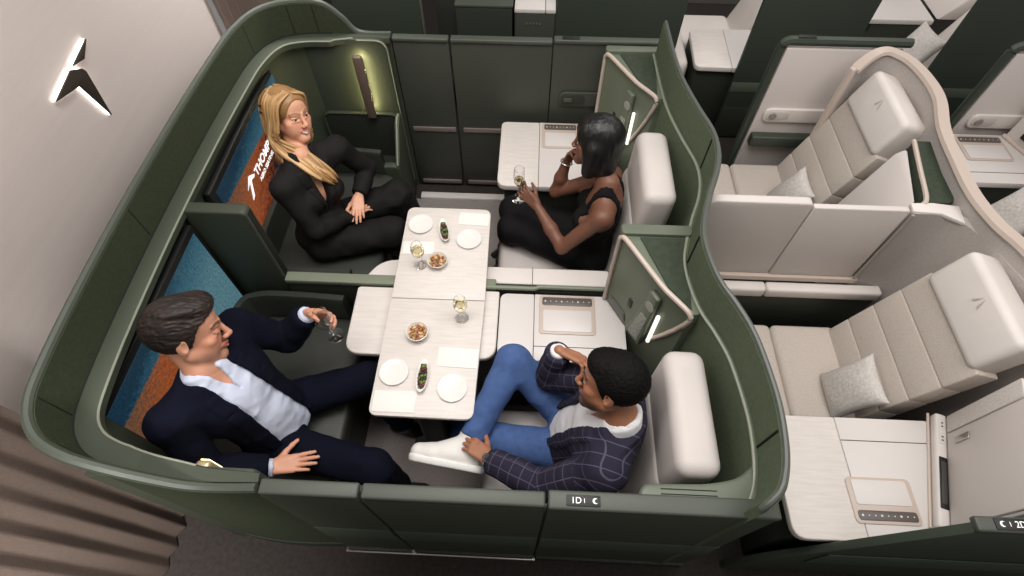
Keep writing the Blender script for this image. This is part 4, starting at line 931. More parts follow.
def build_person(cfg):
    J = {k: np.asarray(v, float) for k, v in cfg['J'].items()}; fem = cfg.get('fem', False)
    nb, hc = J['neck'], (J['hipL']+J['hipR'])/2
    tz = nrm(nb-hc); tx = J['shL']-J['shR']; tx = nrm(tx-tz*np.dot(tx, tz)); ty = np.cross(tx, tz); MT = np.stack([tx, ty, tz]); TL = float(np.linalg.norm(nb-hc)); k = TL/.52
    T = lambda x, y, z: hc+tx*x+ty*y+tz*z*k
    hf = nrm(cfg['face']); hu = np.asarray(cfg.get('hup', (0, 0, 1)), float); hu = nrm(hu-hf*np.dot(hu, hf)); hs = cfg.get('hs', 1.0); H = J['head']
    pts = np.array(list(J.values())); lo, hi = pts.min(0)-.20, pts.max(0)+.22; lo[2] = max(lo[2], -.02)
    fines = [(H, .13*hs, .0028)]+[(np.asarray(h['W'])+nrm(h['d'])*.08, .10, .0032) for h in cfg['hands']]
    g = Grid(lo, hi, .011, fines)
    skin = np.array(lin(cfg['skin'])[:3])
    # ---- shared fields
    def torso(gr):
        D = gr.new()
        if fem:
            for p, kk in ((EL(T(0, -.005, .03), (.155, .115, .12), MT), .03), (EL(T(0, .0, .17), (.118, .088, .14), MT), .06), (EL(T(0, -.005, .345), (.138, .095, .15), MT), .06), (EL(T(.068, .070, .315), (.058, .055, .058), MT), .03), (EL(T(-.068, .070, .315), (.058, .055, .058), MT), .03)): add(gr, D, p, kk)
        else:
            for p, kk in ((EL(T(0, 0, .03), (.165, .125, .12), MT), .03), (EL(T(0, .01, .17), (.148, .115, .16), MT), .06), (EL(T(0, -.005, .36), (.172, .118, .165), MT), .06)): add(gr, D, p, kk)
        for s_ in ('L', 'R'):
            sh = J['sh'+s_]; a = .05 if fem else .06
            add(gr, D, RC(sh, T(0, -.015, .44), a, a+.012), .04); add(gr, D, RC(sh*.45+nb*.55-tz*.02, nb+tz*.02, .036 if fem else .045, .04 if fem else .052), .05)
        return D
    def arms(gr, r=1.0, cut=0):
        D = gr.new()
        for s_ in ('L', 'R'):
            sh, el, wr = J['sh'+s_], J['el'+s_], J['wr'+s_]; q = (.80 if fem else 1.0)*r; e = wr-(wr-el)*cut
            add(gr, D, RC(sh, el, .058*q, .044*q), .03); add(gr, D, RC(el, el*.55+e*.45, .043*q, .042*q), .02); add(gr, D, RC(el*.55+e*.45, e, .042*q, .028*q if not cut else .037*q), .02)
        return D
    def legs(gr, th=.086, kn=.060, an=.040, sfx=('L', 'R'), end=1.0):
        D = gr.new()
        for s_ in sfx:
            h, kk, a = J['hip'+s_], J['kn'+s_], J['an'+s_]
            e = np.zeros_like(h)
            add(gr, D, RC(h, kk if end >= 1 else h+(kk-h)*end, th, kn), .04)
            if end >= 1: add(gr, D, RC(kk, a, kn, an), .03)
        return D
    def cuffcut(gr, D, c, dr, rad=.085):
        dr = nrm(dr); c = np.asarray(c, float); ctr = c+dr*rad*.6; sl = gr.win(ctr-rad, ctr+rad); X, Y, Z = gr.P(sl)
        pd = (X-c[0])*dr[0]+(Y-c[1])*dr[1]+(Z-c[2])*dr[2]; ins = ((X-ctr[0])**2+(Y-ctr[1])**2+(Z-ctr[2])**2) < rad*rad
        D[sl] = np.where(ins, np.maximum(D[sl], pd), D[sl])
    def tcoord(gr):
        X, Y, Z = gr.P((slice(None),)*3); X, Y, Z = X-hc[0], Y-hc[1], Z-hc[2]
        return [(X*m[0]+Y*m[1]+Z*m[2]).astype(np.float32) for m in MT]
    # ---- body
    B = torso(g); np.minimum(B, 1, out=B); D = smin(B, arms(g), .03)
    D = smin(D, legs(g, .080 if fem else .08, .052, .034), .04)
    for s_ in ('L', 'R'):      # calf and foot
        kk, a = J['kn'+s_], J['an'+s_]; add(g, D, EL(kk*.65+a*.35, (.05, .05, .05)), .04)
    D += cfg.get('shrink', .004)
    A, lips, brow, eyes, L, MH = head_prims(H, hf, hu, hs, fem, cfg.get('lid', .0040))
    Hd = g.new()
    for it in A:
        if it[0] == 'sub': sub(g, Hd, it[1], it[2])
        else: add(g, Hd, it[0], it[1])
    nr = .047 if fem else .057
    add(g, D, RC(nb-tz*.05, L(0, -.035, -.03), nr*1.08, nr*.96), .035)
    D = smin(D, Hd, .018)
    for h in cfg['hands']:
        Dh = g.new()
        for p, kk in hand_prims(**h): add(g, Dh, p, kk, .02)
        D = smin(D, Dh, .010)
    V, F = surfnet(g, D); V = relax(V, F, 1, .35)
    tint = np.tile(skin, (len(V), 1)); X, Y, Z = V[:, 0], V[:, 1], V[:, 2]
    q = (V-H)@MH.T/hs; face = (np.abs(q) < .14).all(1)
    n_ = vnoise(V, 40, 3)*.06; tint *= (1+n_)[:, None]
    fl = np.clip(1-np.abs(q[:, 2]+.02)/.05, 0, 1)*np.clip(1-np.abs(np.abs(q[:, 0])-.045)/.03, 0, 1)*(q[:, 1] > .02); tint[:, 0] *= 1+.10*fl; tint[:, 1:] *= (1-.06*fl)[:, None]
    if cfg.get('beard'):
        bd = np.clip((-.040-q[:, 2])/.02, 0, 1)*np.clip((q[:, 1]-.0)/.03, 0, 1)*(q[:, 2] > -.135); ns = np.clip((.030-np.abs(q[:, 0]))/.01, 0, 1)*np.clip((q[:, 2]+.052)/.004, 0, 1); bd = np.maximum(bd*(1-ns), 0)
        bd = np.where(face, bd, 0)*cfg['beard']; tint = tint*(1-bd)[:, None]+np.array(lin(cfg['browc'])[:3])*bd[:, None]
    dl = np.min([p(X, Y, Z) for p in lips], 0); wl = np.clip(1-dl/.0018, 0, 1)[:, None]; tint = tint*(1-wl)+np.array(lin(cfg['lipc'])[:3])*wl
    db = np.min([p(X, Y, Z) for p in brow], 0); wb_ = np.clip(1-db/.002, 0, 1)[:, None]*.85; tint = tint*(1-wb_)+np.array(lin(cfg['browc'])[:3])*wb_
    if cfg.get('teeth'):
        tm = (np.abs(q[:, 0]) < .017) & (np.abs(q[:, 2]+.0640-.10*np.abs(q[:, 0])) < .0045) & (q[:, 1] > .085); tint[tm] = lin((235, 228, 220))[:3]
    body = sd_mesh('person', V, F, attr_mat('skin_'+cfg['key'], .5, .0, .12, 350), None, {'tint': ('FLOAT_COLOR', np.c_[tint, np.ones(len(V))])})
    tag(body, cfg['label'], 'person')
    # eyes: white with a dark iris patch, lids come from the head
    for e in eyes:
        b = bmesh.new(); bmesh.ops.create_uvsphere(b, u_segments=16, v_segments=12, radius=.0124*hs)
        gz = Vector(nrm(hf+np.asarray(cfg.get('gaze', (0, 0, 0)))))
        b.transform(Matrix.Translation(Vector(e)) @ gz.to_track_quat('Z', 'Y').to_matrix().to_4x4())
        for fc in b.faces: fc.material_index = 1 if (fc.calc_center_median()-Vector(e)).normalized().dot(gz) > .80 else 0; fc.smooth = True
        me = bpy.data.meshes.new('eye'); b.to_mesh(me); b.free(); link('eye', me, [mat('eye_white', (200, 190, 182), .2), mat('eye_dark', (38, 26, 20), .15)], body)
    C_ = dict(g=g, J=J, T=T, MT=MT, tx=tx, ty=ty, tz=tz, k=k, hc=hc, nb=nb, torso=torso, arms=arms, legs=legs, cuffcut=cuffcut, tcoord=tcoord, L=L, MH=MH, hs=hs, H=H, hf=hf, hu=hu, nk=nrm(L(0, -.035, -.03)-nb), body=body, lo=lo, hi=hi, fem=fem)
    return C_
def cloth_mesh(C_, name, D, g, m, fold=.004, ff=14, seed=1, st=(1, 1, 1), smooth=2, attrs=None):
    V, F = surfnet(g, D); V = relax(V, F, smooth, .5)
    if fold:
        N_ = vnormals(V, F); a = 1-np.abs(vnoise(V, ff, seed, st))*2; b = vnoise(V, ff*2.1, seed+3, st); V = V+N_*((a*.7+b*.35)*fold)[:, None]; V = relax(V, F, 1, .3)
    return sd_mesh(name, V, F, m, C_['body'], attrs(V) if attrs else None)
def jacket(C_, m, off=.022, hem=-.05, vtop=.06, vbot=.03, vz=.12, lap=.05, arm=1.0, cuff=.06, fold=.004, seed=1, attrs=None, skew=0, vopen=None, topcut=.035):
    g = Grid(C_['lo'], C_['hi'], .0062); TT = C_['torso'](g); x, y, z = C_['tcoord'](g); k = C_['k']; z = z/k
    zz = np.clip((z-vz)/(.5-vz), 0, 1); w = vbot+(vtop-vbot)*zz; w = np.where(z < vz, (vopen if vopen is not None else 0)*np.clip((vz-z)/.1, 0, 1)+vbot, w) if vopen is not None else np.where(z < vz, -.02, w)
    ax = np.abs(x-skew*np.clip(z, 0, .5))
    Jk = TT-off
    Jk = np.maximum(Jk, hem-z)
    Jk = np.maximum(Jk, -np.maximum(np.maximum(ax-w, -y-.0), -(off-.004-TT)*0-1))         # open front
    lw = lap*np.clip((z-vz+.02)/.26, .12, 1)
    La = np.maximum(np.maximum(TT-off-.0075, np.maximum(w-ax, ax-w-lw)), np.maximum(-y, np.maximum(vz-.0-z, z-.50)))
    La = np.maximum(La, -(TT-off+.006)); notch = np.maximum(np.abs(z-.405)-.006, -(ax-w-lw*.45)); La = np.maximum(La, -notch)
    Jk = np.minimum(Jk, La)
    # neck hole
    nbp, tz = C_['nb'], C_['nk']; X, Y, Z = g.P((slice(None),)*3); pz = (X-nbp[0])*tz[0]+(Y-nbp[1])*tz[1]+(Z-nbp[2])*tz[2]
    nd = RC(nbp-tz*.06, nbp+tz*.14, .066 if not C_['fem'] else .060, .072 if not C_['fem'] else .066)(X, Y, Z); Jk = np.maximum(Jk, -nd); pz = (X-nbp[0])*C_['tz'][0]+(Y-nbp[1])*C_['tz'][1]+(Z-nbp[2])*C_['tz'][2]; Jk = np.maximum(Jk, pz-topcut-np.clip(-y, 0, .06)*.35)
    AA = C_['arms'](g, 1.0, cuff)-off*.8*arm
    for s_ in ('L', 'R'):
        el, wr = C_['J']['el'+s_], C_['J']['wr'+s_]; d = nrm(wr-el); C_['cuffcut'](g, AA, wr-d*(.012), d)
    Jk = smin(Jk, AA.astype(np.float32), .022)
    return cloth_mesh(C_, 'jacket', Jk.astype(np.float32), g, m, fold, 13, seed, attrs=attrs)
def shirt(C_, m, off=.009, hem=-.02, collar=True, vz=.43, vw=.012, cuffs=True, seed=4, fold=.003, sleeves=False):
    g = Grid(C_['lo'], C_['hi'], .0062); TT = C_['torso'](g); x, y, z = C_['tcoord'](g); z = z/C_['k']; S = np.maximum(TT-off, hem-z)
    nbp, tz = C_['nb'], C_['nk']; X, Y, Z = g.P((slice(None),)*3); pz = (X-nbp[0])*tz[0]+(Y-nbp[1])*tz[1]+(Z-nbp[2])*tz[2]
    fr = .062; S = np.maximum(S, (X-nbp[0])*C_['tz'][0]+(Y-nbp[1])*C_['tz'][1]+(Z-nbp[2])*C_['tz'][2]-.03)
    nd = RC(nbp-tz*.10, nbp+tz*.14, fr+.013, fr+.008)(X, Y, Z); col = np.maximum(nd, np.maximum(pz-.050+np.clip(y, -.1, .1)*.22, -.06-pz)); S = smin(S, col.astype(np.float32), .010)
    leaf = np.maximum(np.maximum(nd-.009, np.maximum(pz-.040+np.clip(y, -.1, .1)*.22, -.035-pz)), .022+np.clip(.01-pz, -.03, .05)*-.35-np.abs(x)-np.clip(-y, 0, .02)*5); S = np.minimum(S, leaf.astype(np.float32))
    nh = RC(nbp-tz*.10, nbp+tz*.16, fr-.002, fr-.002)(X, Y, Z); S = np.maximum(S, -np.maximum(nh, -.055-pz))
    vv = np.maximum(np.abs(x)-vw*np.clip((z-vz)/(.5-vz), .15, 2.2), vz-z); S = np.maximum(S, -np.maximum(vv, -y+.0))
    if cuffs:
        for s_ in ('L', 'R'):
            el, wr = C_['J']['el'+s_], C_['J']['wr'+s_]; d = nrm(wr-el); c = np.full(g.shape, 1, np.float32); add(g, c, RC(wr-d*.07, wr+d*.03, .036, .036), 0); C_['cuffcut'](g, c, wr+d*.006, d); S = np.minimum(S, c)
    o = cloth_mesh(C_, 'shirt', S.astype(np.float32), g, m, fold, 16, seed)
    return o
def trousers(C_, m, off=.012, th=.092, kn=.068, an=.058, cut=.03, seed=7, fold=.005, hem=None, waist=.10):
    g = Grid(C_['lo'], C_['hi'], .0066); D = C_['legs'](g, th, kn, an); TT = C_['torso'](g); x, y, z = C_['tcoord'](g)
    D = smin(D, np.maximum(TT-off*.5, z-waist).astype(np.float32), .03)
    for s_ in ('L', 'R'):
        a, kk = C_['J']['an'+s_], C_['J']['kn'+s_]; d = nrm(a-kk); C_['cuffcut'](g, D, a-d*cut, d, .11)
    return cloth_mesh(C_, 'trousers', D.astype(np.float32), g, m, fold, 11, seed)
def shoe(C_, a, toe, up, m, sole_m=None, sc=1.0, hi_=.03, laces=False, name='shoe'):
    a = np.asarray(a, float); d = nrm(np.asarray(toe)-a); up = np.asarray(up, float); up = nrm(up-d*np.dot(up, d)); sd = np.cross(d, up)
    P = lambda x, y, z: a+(d*x+sd*y+up*z)*sc
    g = Grid(np.minimum(a, toe)-.16, np.maximum(a, toe)+.16, .0048); D = g.new()
    add(g, D, RC(P(-.035, 0, -.052), P(.075, 0, -.060), .036*sc, .036*sc), 0); add(g, D, RC(P(.05, 0, -.055), P(.13, .004, -.066), .040*sc, .038*sc), .02); add(g, D, RC(P(.13, .004, -.064), P(.178, .006, -.066), .039*sc, .034*sc), .02)
    add(g, D, RC(P(-.02, 0, -.03), P(.0, 0, hi_), .040*sc, .040*sc), .02); add(g, D, RC(P(.0, 0, .0), P(.09, 0, -.04), .036*sc, .030*sc), .02)
    X, Y, Z = g.P((slice(None),)*3); h = (X-a[0])*up[0]+(Y-a[1])*up[1]+(Z-a[2])*up[2]; D = np.maximum(D, -.096*sc-h)
    top = np.maximum(h-(hi_+.012)*sc, -1); D = np.maximum(D, top)
    V, F = surfnet(g, D.astype(np.float32)); V = relax(V, F, 2); o = sd_mesh(name, V, F, m, C_['body'])
    if sole_m is not None:
        D2 = g.new(); add(g, D2, RC(P(-.036, 0, -.083), P(.10, .002, -.083), .043*sc, .046*sc), 0); add(g, D2, RC(P(.10, .002, -.083), P(.176, .006, -.083), .046*sc, .039*sc), .01); D2 = np.maximum(D2, np.abs(h+.090*sc)-.014*sc)
        V, F = surfnet(g, D2.astype(np.float32)); V = relax(V, F, 2); sd_mesh('sole', V, F, sole_m, o)
    if laces:
        lb = MB()
        for q in range(4):
            x = .028+.022*q; z = .016-.017*q-.012; lb.tube([P(x, -.030, z-.012), P(x+.004, -.012, z+.006), P(x+.004, .012, z+.006), P(x, .030, z-.012)], .0035*sc, 6)
        lb.build('laces', mat('lace_white', (206, 204, 200), .7), o, 80)
    return o
def cap_hair(C_, m, line, vol, top=None, amp=.004, fr=70, st=(1, 1, 1), extra=(), cutface=None, seed=9, side=None):
    H, MH, hs, L = C_['H'], C_['MH'], C_['hs'], C_['L']; g = Grid(H-.26*hs, H+.24*hs, .0042); D = g.new()
    e = lambda x, y, z, a, b, c: EL(L(x, y, z), (a*hs, b*hs, c*hs), MH)
    add(g, D, e(0, -.018, .036, .075+vol, .096+vol, .085+vol), 0)
    add(g, D, e(0, .042, .045, .060+vol*.8, .046+vol*.6, .058+vol), .02)
    for p in (top or ()): add(g, D, e(*p), .02)
    for p, k in extra: add(g, D, p, k)
    X, Y, Z = g.P((slice(None),)*3); x, y, z = [((X-H[0])*q[0]+(Y-H[1])*q[1]+(Z-H[2])*q[2])/hs for q in MH]
    if line is not None:
        ly = np.interp(y.ravel(), [p[0] for p in line], [p[1] for p in line]).reshape(y.shape)
        D = np.maximum(D, (ly-z)*hs*.8)
    if cutface is not None:
        for p, k in cutface: sub(g, D, p, k)
    V, F = surfnet(g, D.astype(np.float32)); V = relax(V, F, 1); N_ = vnormals(V, F); q = (V-H)@MH.T
    V = V+N_*((1-2*np.abs(vnoise(q, fr, seed, st)))*amp+vnoise(q, fr*2.2, seed+1, st)*amp*.5)[:, None]
    return V, F

# ---- the man in navy (near left)
M_navy = mat('navy_wool', (9, 11, 27), .9, nscale=8, namt=.08, bump=.3, bscale=240)
M_shirtb = mat('pale_blue_shirt', (202, 208, 226), .75, bump=.3, bscale=60)
M_shoeb = mat('black_shoe_leather', (24, 23, 23), .35)
Bc = build_person(dict(key='navy', label='man in a navy suit and pale blue shirt holding up a glass, near left', skin=(208, 150, 122), lipc=(176, 106, 92), browc=(52, 36, 28), beard=.22, hs=1.18, lid=-.002,
    J={'head': (-1.255, 0.905, 1.225), 'neck': (-1.225, 0.82, 1.065), 'shL': (-1.205, 1.045, 1.02), 'shR': (-1.325, 0.625, 1.02), 'elL': (-1.065, 1.10, 0.83), 'wrL': (-0.943, 1.145, 0.98), 'elR': (-1.252, 0.525, 0.76), 'wrR': (-1.038, 0.564, 0.69), 'hipL': (-1.137, 0.895, 0.55), 'hipR': (-1.098, 0.70, 0.55), 'knL': (-0.739, 1.030, 0.58), 'knR': (-0.632, 0.607, 0.58), 'anL': (-0.635, 0.966, 0.12), 'anR': (-0.600, 0.630, 0.12), 'toeL': (-.50, .96, .04), 'toeR': (-.45, .66, .04)},
    face=(.82, .40, -.20), hup=(-.08, .44, .90), gaze=(.1, .0, -.45),
    hands=[dict(W=(-.943, 1.145, .98), d=(.93, -.02, .12), n=(.05, -1, .0), left=True, curl=(.55, .6, .65, .7), spread=.06, thumb=(.6, .55, .55), tcurl=.5, sc=1.05),
           dict(W=(-1.038, .564, .69), d=(.96, .24, -.03), n=(-.03, 0, -1), left=False, curl=(.10, .10, .12, .15), spread=.08, thumb=(.6, .75, .05), tcurl=.15, sc=1.08)]))
jacket(Bc, M_navy, vtop=.065, vbot=.10, vz=-.10, hem=-.07, lap=.055, skew=.0, seed=2, fold=.005)
shirt(Bc, M_shirtb, off=.012, vw=.014, vz=.43, seed=5, fold=.007)
trousers(Bc, M_navy, seed=3, an=.062, kn=.075, th=.098, fold=.006)
for s_ in 'LR': shoe(Bc, Bc['J']['an'+s_]-np.array((0, 0, .015)), Bc['J']['toe'+s_], (0, 0, 1), M_shoeb)
M_hairb = hair_mat('dark_brown_hair', (20, 13, 10), (46, 31, 24), 70, (.2, 1, .6), .6)
V, F = cap_hair(Bc, M_hairb, [(-.13, -.055), (-.085, -.055), (-.022, -.028), (.010, -.022), (.026, .020), (.045, .052), (.075, .070), (.10, .080)], .009,
                top=[(0, .040, .094, .058, .055, .026), (.01, .0, .101, .060, .07, .026), (-.02, .045, .095, .05, .042, .024)], amp=.0028, fr=130, st=(1, .18, .6))
sd_mesh('hair', V, F, M_hairb, Bc['body'])
wine_glass((-.842, 1.108, .862), 'stemmed glass of white wine held up by the man in the navy suit', 0, up=(-.05, -.03, 1), sc=1.2)

# ---- the blonde woman (far left)
M_blazer = mat('black_blazer', (29, 27, 27), .75, nscale=8, namt=.08, bump=.3, bscale=200)
Ac = build_person(dict(key='blonde', fem=True, teeth=True, label='smiling woman with long blonde hair in a black trouser suit, far left', skin=(222, 164, 134), lipc=(202, 112, 104), browc=(134, 98, 66), hs=1.08,
    J={'head': (-1.222, 2.165, 1.215), 'neck': (-1.185, 2.035, 1.035), 'shL': (-1.045, 2.175, 0.985), 'shR': (-1.245, 1.87, .985), 'elL': (-0.940, 2.255, 0.765), 'wrL': (-0.968, 2.075, 0.725), 'elR': (-1.135, 1.795, 0.745), 'wrR': (-1.00, 1.985, 0.665), 'hipL': (-1.168, 2.03, 0.55), 'hipR': (-1.170, 1.85, 0.55), 'knL': (-0.788, 2.200, 0.605), 'knR': (-0.781, 1.95, 0.565), 'anL': (-0.749, 2.27, 0.13), 'anR': (-0.654, 1.958, 0.12), 'toeL': (-.62, 2.25, .03), 'toeR': (-.52, 1.95, .03)},
    face=(.85, -.48, .14), hup=(-.28, .40, .86), gaze=(.1, .0, .0), shrink=.002,
    hands=[dict(W=(-.968, 2.075, .725), d=(.12, -.93, -.25), n=(-.10, -.25, -1), left=True, curl=(.14, .16, .18, .22), spread=.07, thumb=(.7, .6, .1), sc=.95),
           dict(W=(-1.00, 1.985, .665), d=(.6, .75, -.1), n=(0, 0, -1), left=False, curl=.3, sc=.9)]))
jacket(Ac, M_blazer, off=.018, vtop=.040, vbot=.002, vz=.20, hem=-.06, lap=.055, cuff=.06, seed=11, fold=.005, topcut=.06)
trousers(Ac, M_blazer, th=.092, kn=.085, an=.105, cut=.0, seed=12, fold=.009, waist=.12)
for s_ in 'LR': shoe(Ac, Ac['J']['an'+s_]-np.array((0, 0, .02)), Ac['J']['toe'+s_], (0, 0, 1), M_shoeb, sc=.88)
M_hairA = hair_mat('blonde_hair', (88, 62, 38), (204, 164, 112), 55, (1, 1, .22), .45)
def strands(C_, n, paths, rad, seed, wav=.010, base=None):
    rnd = random.Random(seed); m = MB(); L = C_['L']
    paths = [[tuple(tuple(C_['MH'] @ np.array(e[1:])/C_['hs']) if e[0] == 'w' else e for e in ab) for ab in pa] for pa in paths]
    for i in range(n):
        pa = paths[i % len(paths)]; t = rnd.random(); ph = rnd.uniform(0, 6.3); j = [rnd.gauss(0, 1) for _ in range(3)]
        P_ = []; cp = catmull([np.array(a)*(1-t)+np.array(b)*t for a, b in pa], 5); K = len(cp)
        end = int(K*rnd.uniform(.84, 1.0))
        for q, p in enumerate(cp[:max(end, 4)]):
            s = q/K; wv = wav*max(0, s-.25)*1.6
            P_.append(L(p[0]+wv*math.sin(ph*.4+s*15)+.004*j[0]*s, p[1]+wv*math.cos(ph*.4+s*15)+.004*j[1], p[2]+.003*j[2]*s))
        K2 = len(P_); m.tube(mi=rnd.choice((0, 1, 1, 2, 2, 3)), pts=P_, r=[rad*(.75+.5*math.sin(math.pi*min(1, (q+1)/K2*.93)))*(1 if q < K2-3 else (K2-q)/4+.05)*min(1, (q+.5)/3) for q in range(K2)], n=6)
    return m
V, F = cap_hair(Ac, M_hairA, None, .005, amp=.0012, fr=45, st=(1, 1, .25), cutface=[(EL(Ac['L'](.004, .120, .004), (.070, .085, .094), Ac['MH']), .012), (EL(Ac['L'](0, .05, -.14), (.06, .08, .075), Ac['MH']), .01)],
    extra=[(EL(Ac['L'](0, -.055, -.05), (.086, .068, .115), Ac['MH']), .03)])
hm = strands(Ac, 420, [
    [((.012, .060, .116), (.012, -.06, .122)), ((.074, .045, .076), (.078, -.05, .075)), ((.092, .030, .0), (.092, -.05, .0)), ((.100, .020, -.085), (.102, -.05, -.08)), (('w', .06, -.12, -.13), ('w', -.04, -.165, -.11)), (('w', .135, -.145, -.20), ('w', .06, -.215, -.16)), (('w', .185, -.14, -.275), ('w', .15, -.205, -.245)), (('w', .205, -.11, -.345), ('w', .20, -.155, -.335))],
    [((-.005, .070, .110), (-.005, -.06, .122)), ((-.066, .055, .078), (-.078, -.05, .075)), ((-.088, .018, .0), (-.090, -.06, .0)), ((-.092, .0, -.08), (-.09, -.07, -.08)), ((-.095, -.02, -.16), (-.085, -.09, -.16)), ((-.08, -.05, -.24), (-.06, -.11, -.24))],
    [((.04, -.07, .11), (-.04, -.07, .11)), ((.06, -.115, .04), (-.06, -.115, .04)), ((.07, -.11, -.05), (-.065, -.11, -.05)), (('w', -.06, -.15, -.13), ('w', -.11, -.02, -.14)), (('w', .0, -.21, -.18), ('w', -.12, -.06, -.22)), (('w', .09, -.215, -.24), ('w', -.13, -.06, -.30))]], .0072, 5, .012)
hb = bmesh.new(); vs = [hb.verts.new(v) for v in V.tolist()]; [hb.faces.new([vs[i] for i in f]) for f in F.tolist()]
tmp = bpy.data.meshes.new('t'); hb.to_mesh(tmp); hb.free(); hm.bm.from_mesh(tmp); bpy.data.meshes.remove(tmp)
hm.build('hair', [mat('blonde_mid', (150, 112, 70), .45), mat('blonde_light', (192, 152, 102), .42), mat('blonde_honey', (172, 130, 82), .45), mat('blonde_pale', (214, 178, 128), .42)], Ac['body'], 80)

# ---- the woman in black (far right)
M_dress = mat('black_dress', (22, 21, 22), .8, bump=.3, bscale=200)
Cc = build_person(dict(key='deep', fem=True, label='woman with a dark bob in a sleeveless black dress, chin on hand', skin=(114, 74, 56), lipc=(112, 58, 52), browc=(24, 17, 14), hs=1.0,
    J={'head': (.318, 2.036, 1.205), 'neck': (.392, 1.90, 1.045), 'shL': (.362, 1.745, .985), 'shR': (.425, 2.03, .99), 'elL': (.185, 1.734, .755), 'wrL': (.045, 1.930, .855), 'elR': (.151, 2.098, .79), 'wrR': (.196, 2.122, 1.0), 'hipL': (.351, 1.838, .535), 'hipR': (.367, 1.995, .535), 'knL': (-.09, 2.006, .57), 'knR': (-.09, 2.155, .56), 'anL': (-.157, 2.09, .13), 'anR': (-.151, 2.22, .13), 'toeL': (-.26, 2.08, .03), 'toeR': (-.26, 2.22, .03)},
    face=(-.95, .22, -.02), hup=(-.05, .34, .92), shrink=.0,
    hands=[dict(W=(.045, 1.930, .855), d=(-.72, .42, .50), n=(.15, .85, -.45), left=True, curl=(.42, .62, .5, .3), spread=.12, thumb=(.75, .5, .45), tcurl=.4, sc=.92),
           dict(W=(.196, 2.122, 1.0), d=(.22, -.15, .95), n=(.55, -.75, -.25), left=False, curl=(.5, .7, .8, .9), spread=.05, thumb=(.7, .5, .2), sc=.90)]))
def dress(C_, m):
    g = Grid(C_['lo'], C_['hi'], .0062); TT = C_['torso'](g); x, y, z = C_['tcoord'](g); z = z/C_['k']; S = TT-.008
    topz = np.where(np.abs(x) < .095, .40-np.clip(.06-np.abs(x), 0, .06)*.4, .37-np.clip(np.abs(x)-.085, 0, .05)*1.2)
    topz = np.where(y < 0, .36-np.clip(np.abs(x)-.06, 0, .1)*.6, topz)
    topz = np.where((np.abs(x) > .050) & (np.abs(x) < .082) & (z > .28), .60, topz)
    S = np.maximum(S, z-topz)
    nk = RC(C_['nb']+C_['nk']*.002, C_['nb']+C_['nk']*.010, .053, .052); add(g, S, nk, .004); 
    Lg = C_['legs'](g, .090, .062, .05, end=1.0)
    for s_ in 'LR': a, kk = C_['J']['an'+s_], C_['J']['kn'+s_]; C_['cuffcut'](g, Lg, kk+(a-kk)*.16, a-kk, .30); S = smin(S, (Lg-.006).astype(np.float32), .04)
    X, Y, Z = g.P((slice(None),)*3)
    return cloth_mesh(C_, 'dress', S.astype(np.float32), g, m, .004, 13, 21)
dress(Cc, M_dress)
for s_ in 'LR': shoe(Cc, Cc['J']['an'+s_]-np.array((0, 0, .02)), Cc['J']['toe'+s_], (0, 0, 1), M_shoeb, sc=.86)
el, wr = Cc['J']['elR'], Cc['J']['wrR']
ring = lambda c, d, r, n=24: [np.asarray(c)+r*(math.cos(a)*nrm(np.cross(d, (.3, .5, .8)))+math.sin(a)*nrm(np.cross(d, np.cross(d, (.3, .5, .8))))) for a in np.linspace(0, 2*math.pi, n, endpoint=False)]
MB().tube(ring(wr-nrm(wr-el)*.012, nrm(wr-el), .030), .0045, 8, True).build('bracelet', mat('silver', (215, 212, 208), .2, metal=.9), Cc['body'], 80)
M_hairC = hair_mat('black_sleek_hair', (8, 7, 7), (18, 14, 13), 50, (1, 1, .2), .42)
V, F = cap_hair(Cc, M_hairC, None, .022, amp=.0016, fr=70, st=(1, 1, .12), cutface=[(EL(Cc['L'](0, .125, -.035), (.062, .085, .10), Cc['MH']), .010), (EL(Cc['L'](0, .06, -.16), (.055, .10, .07), Cc['MH']), .01)],
    extra=[(EL(Cc['L'](0, -.030, -.045), (.098, .092, .125), Cc['MH']), .03), (RC(Cc['L'](-.072, .0, -.02), Cc['L'](-.076, .010, -.125), .036, .032), .04), (RC(Cc['L'](.072, .0, -.02), Cc['L'](.076, .010, -.125), .036, .032), .04), (RC(Cc['L'](-.05, -.07, -.10), Cc['L'](.05, -.07, -.10), .045, .045), .03)])
sd_mesh('hair', V, F, M_hairC, Cc['body'])
wine_glass((-.056, 2.012, .815), 'champagne flute held by the woman in black', .45, flute=True, up=(.02, -.03, 1), sc=1.15)

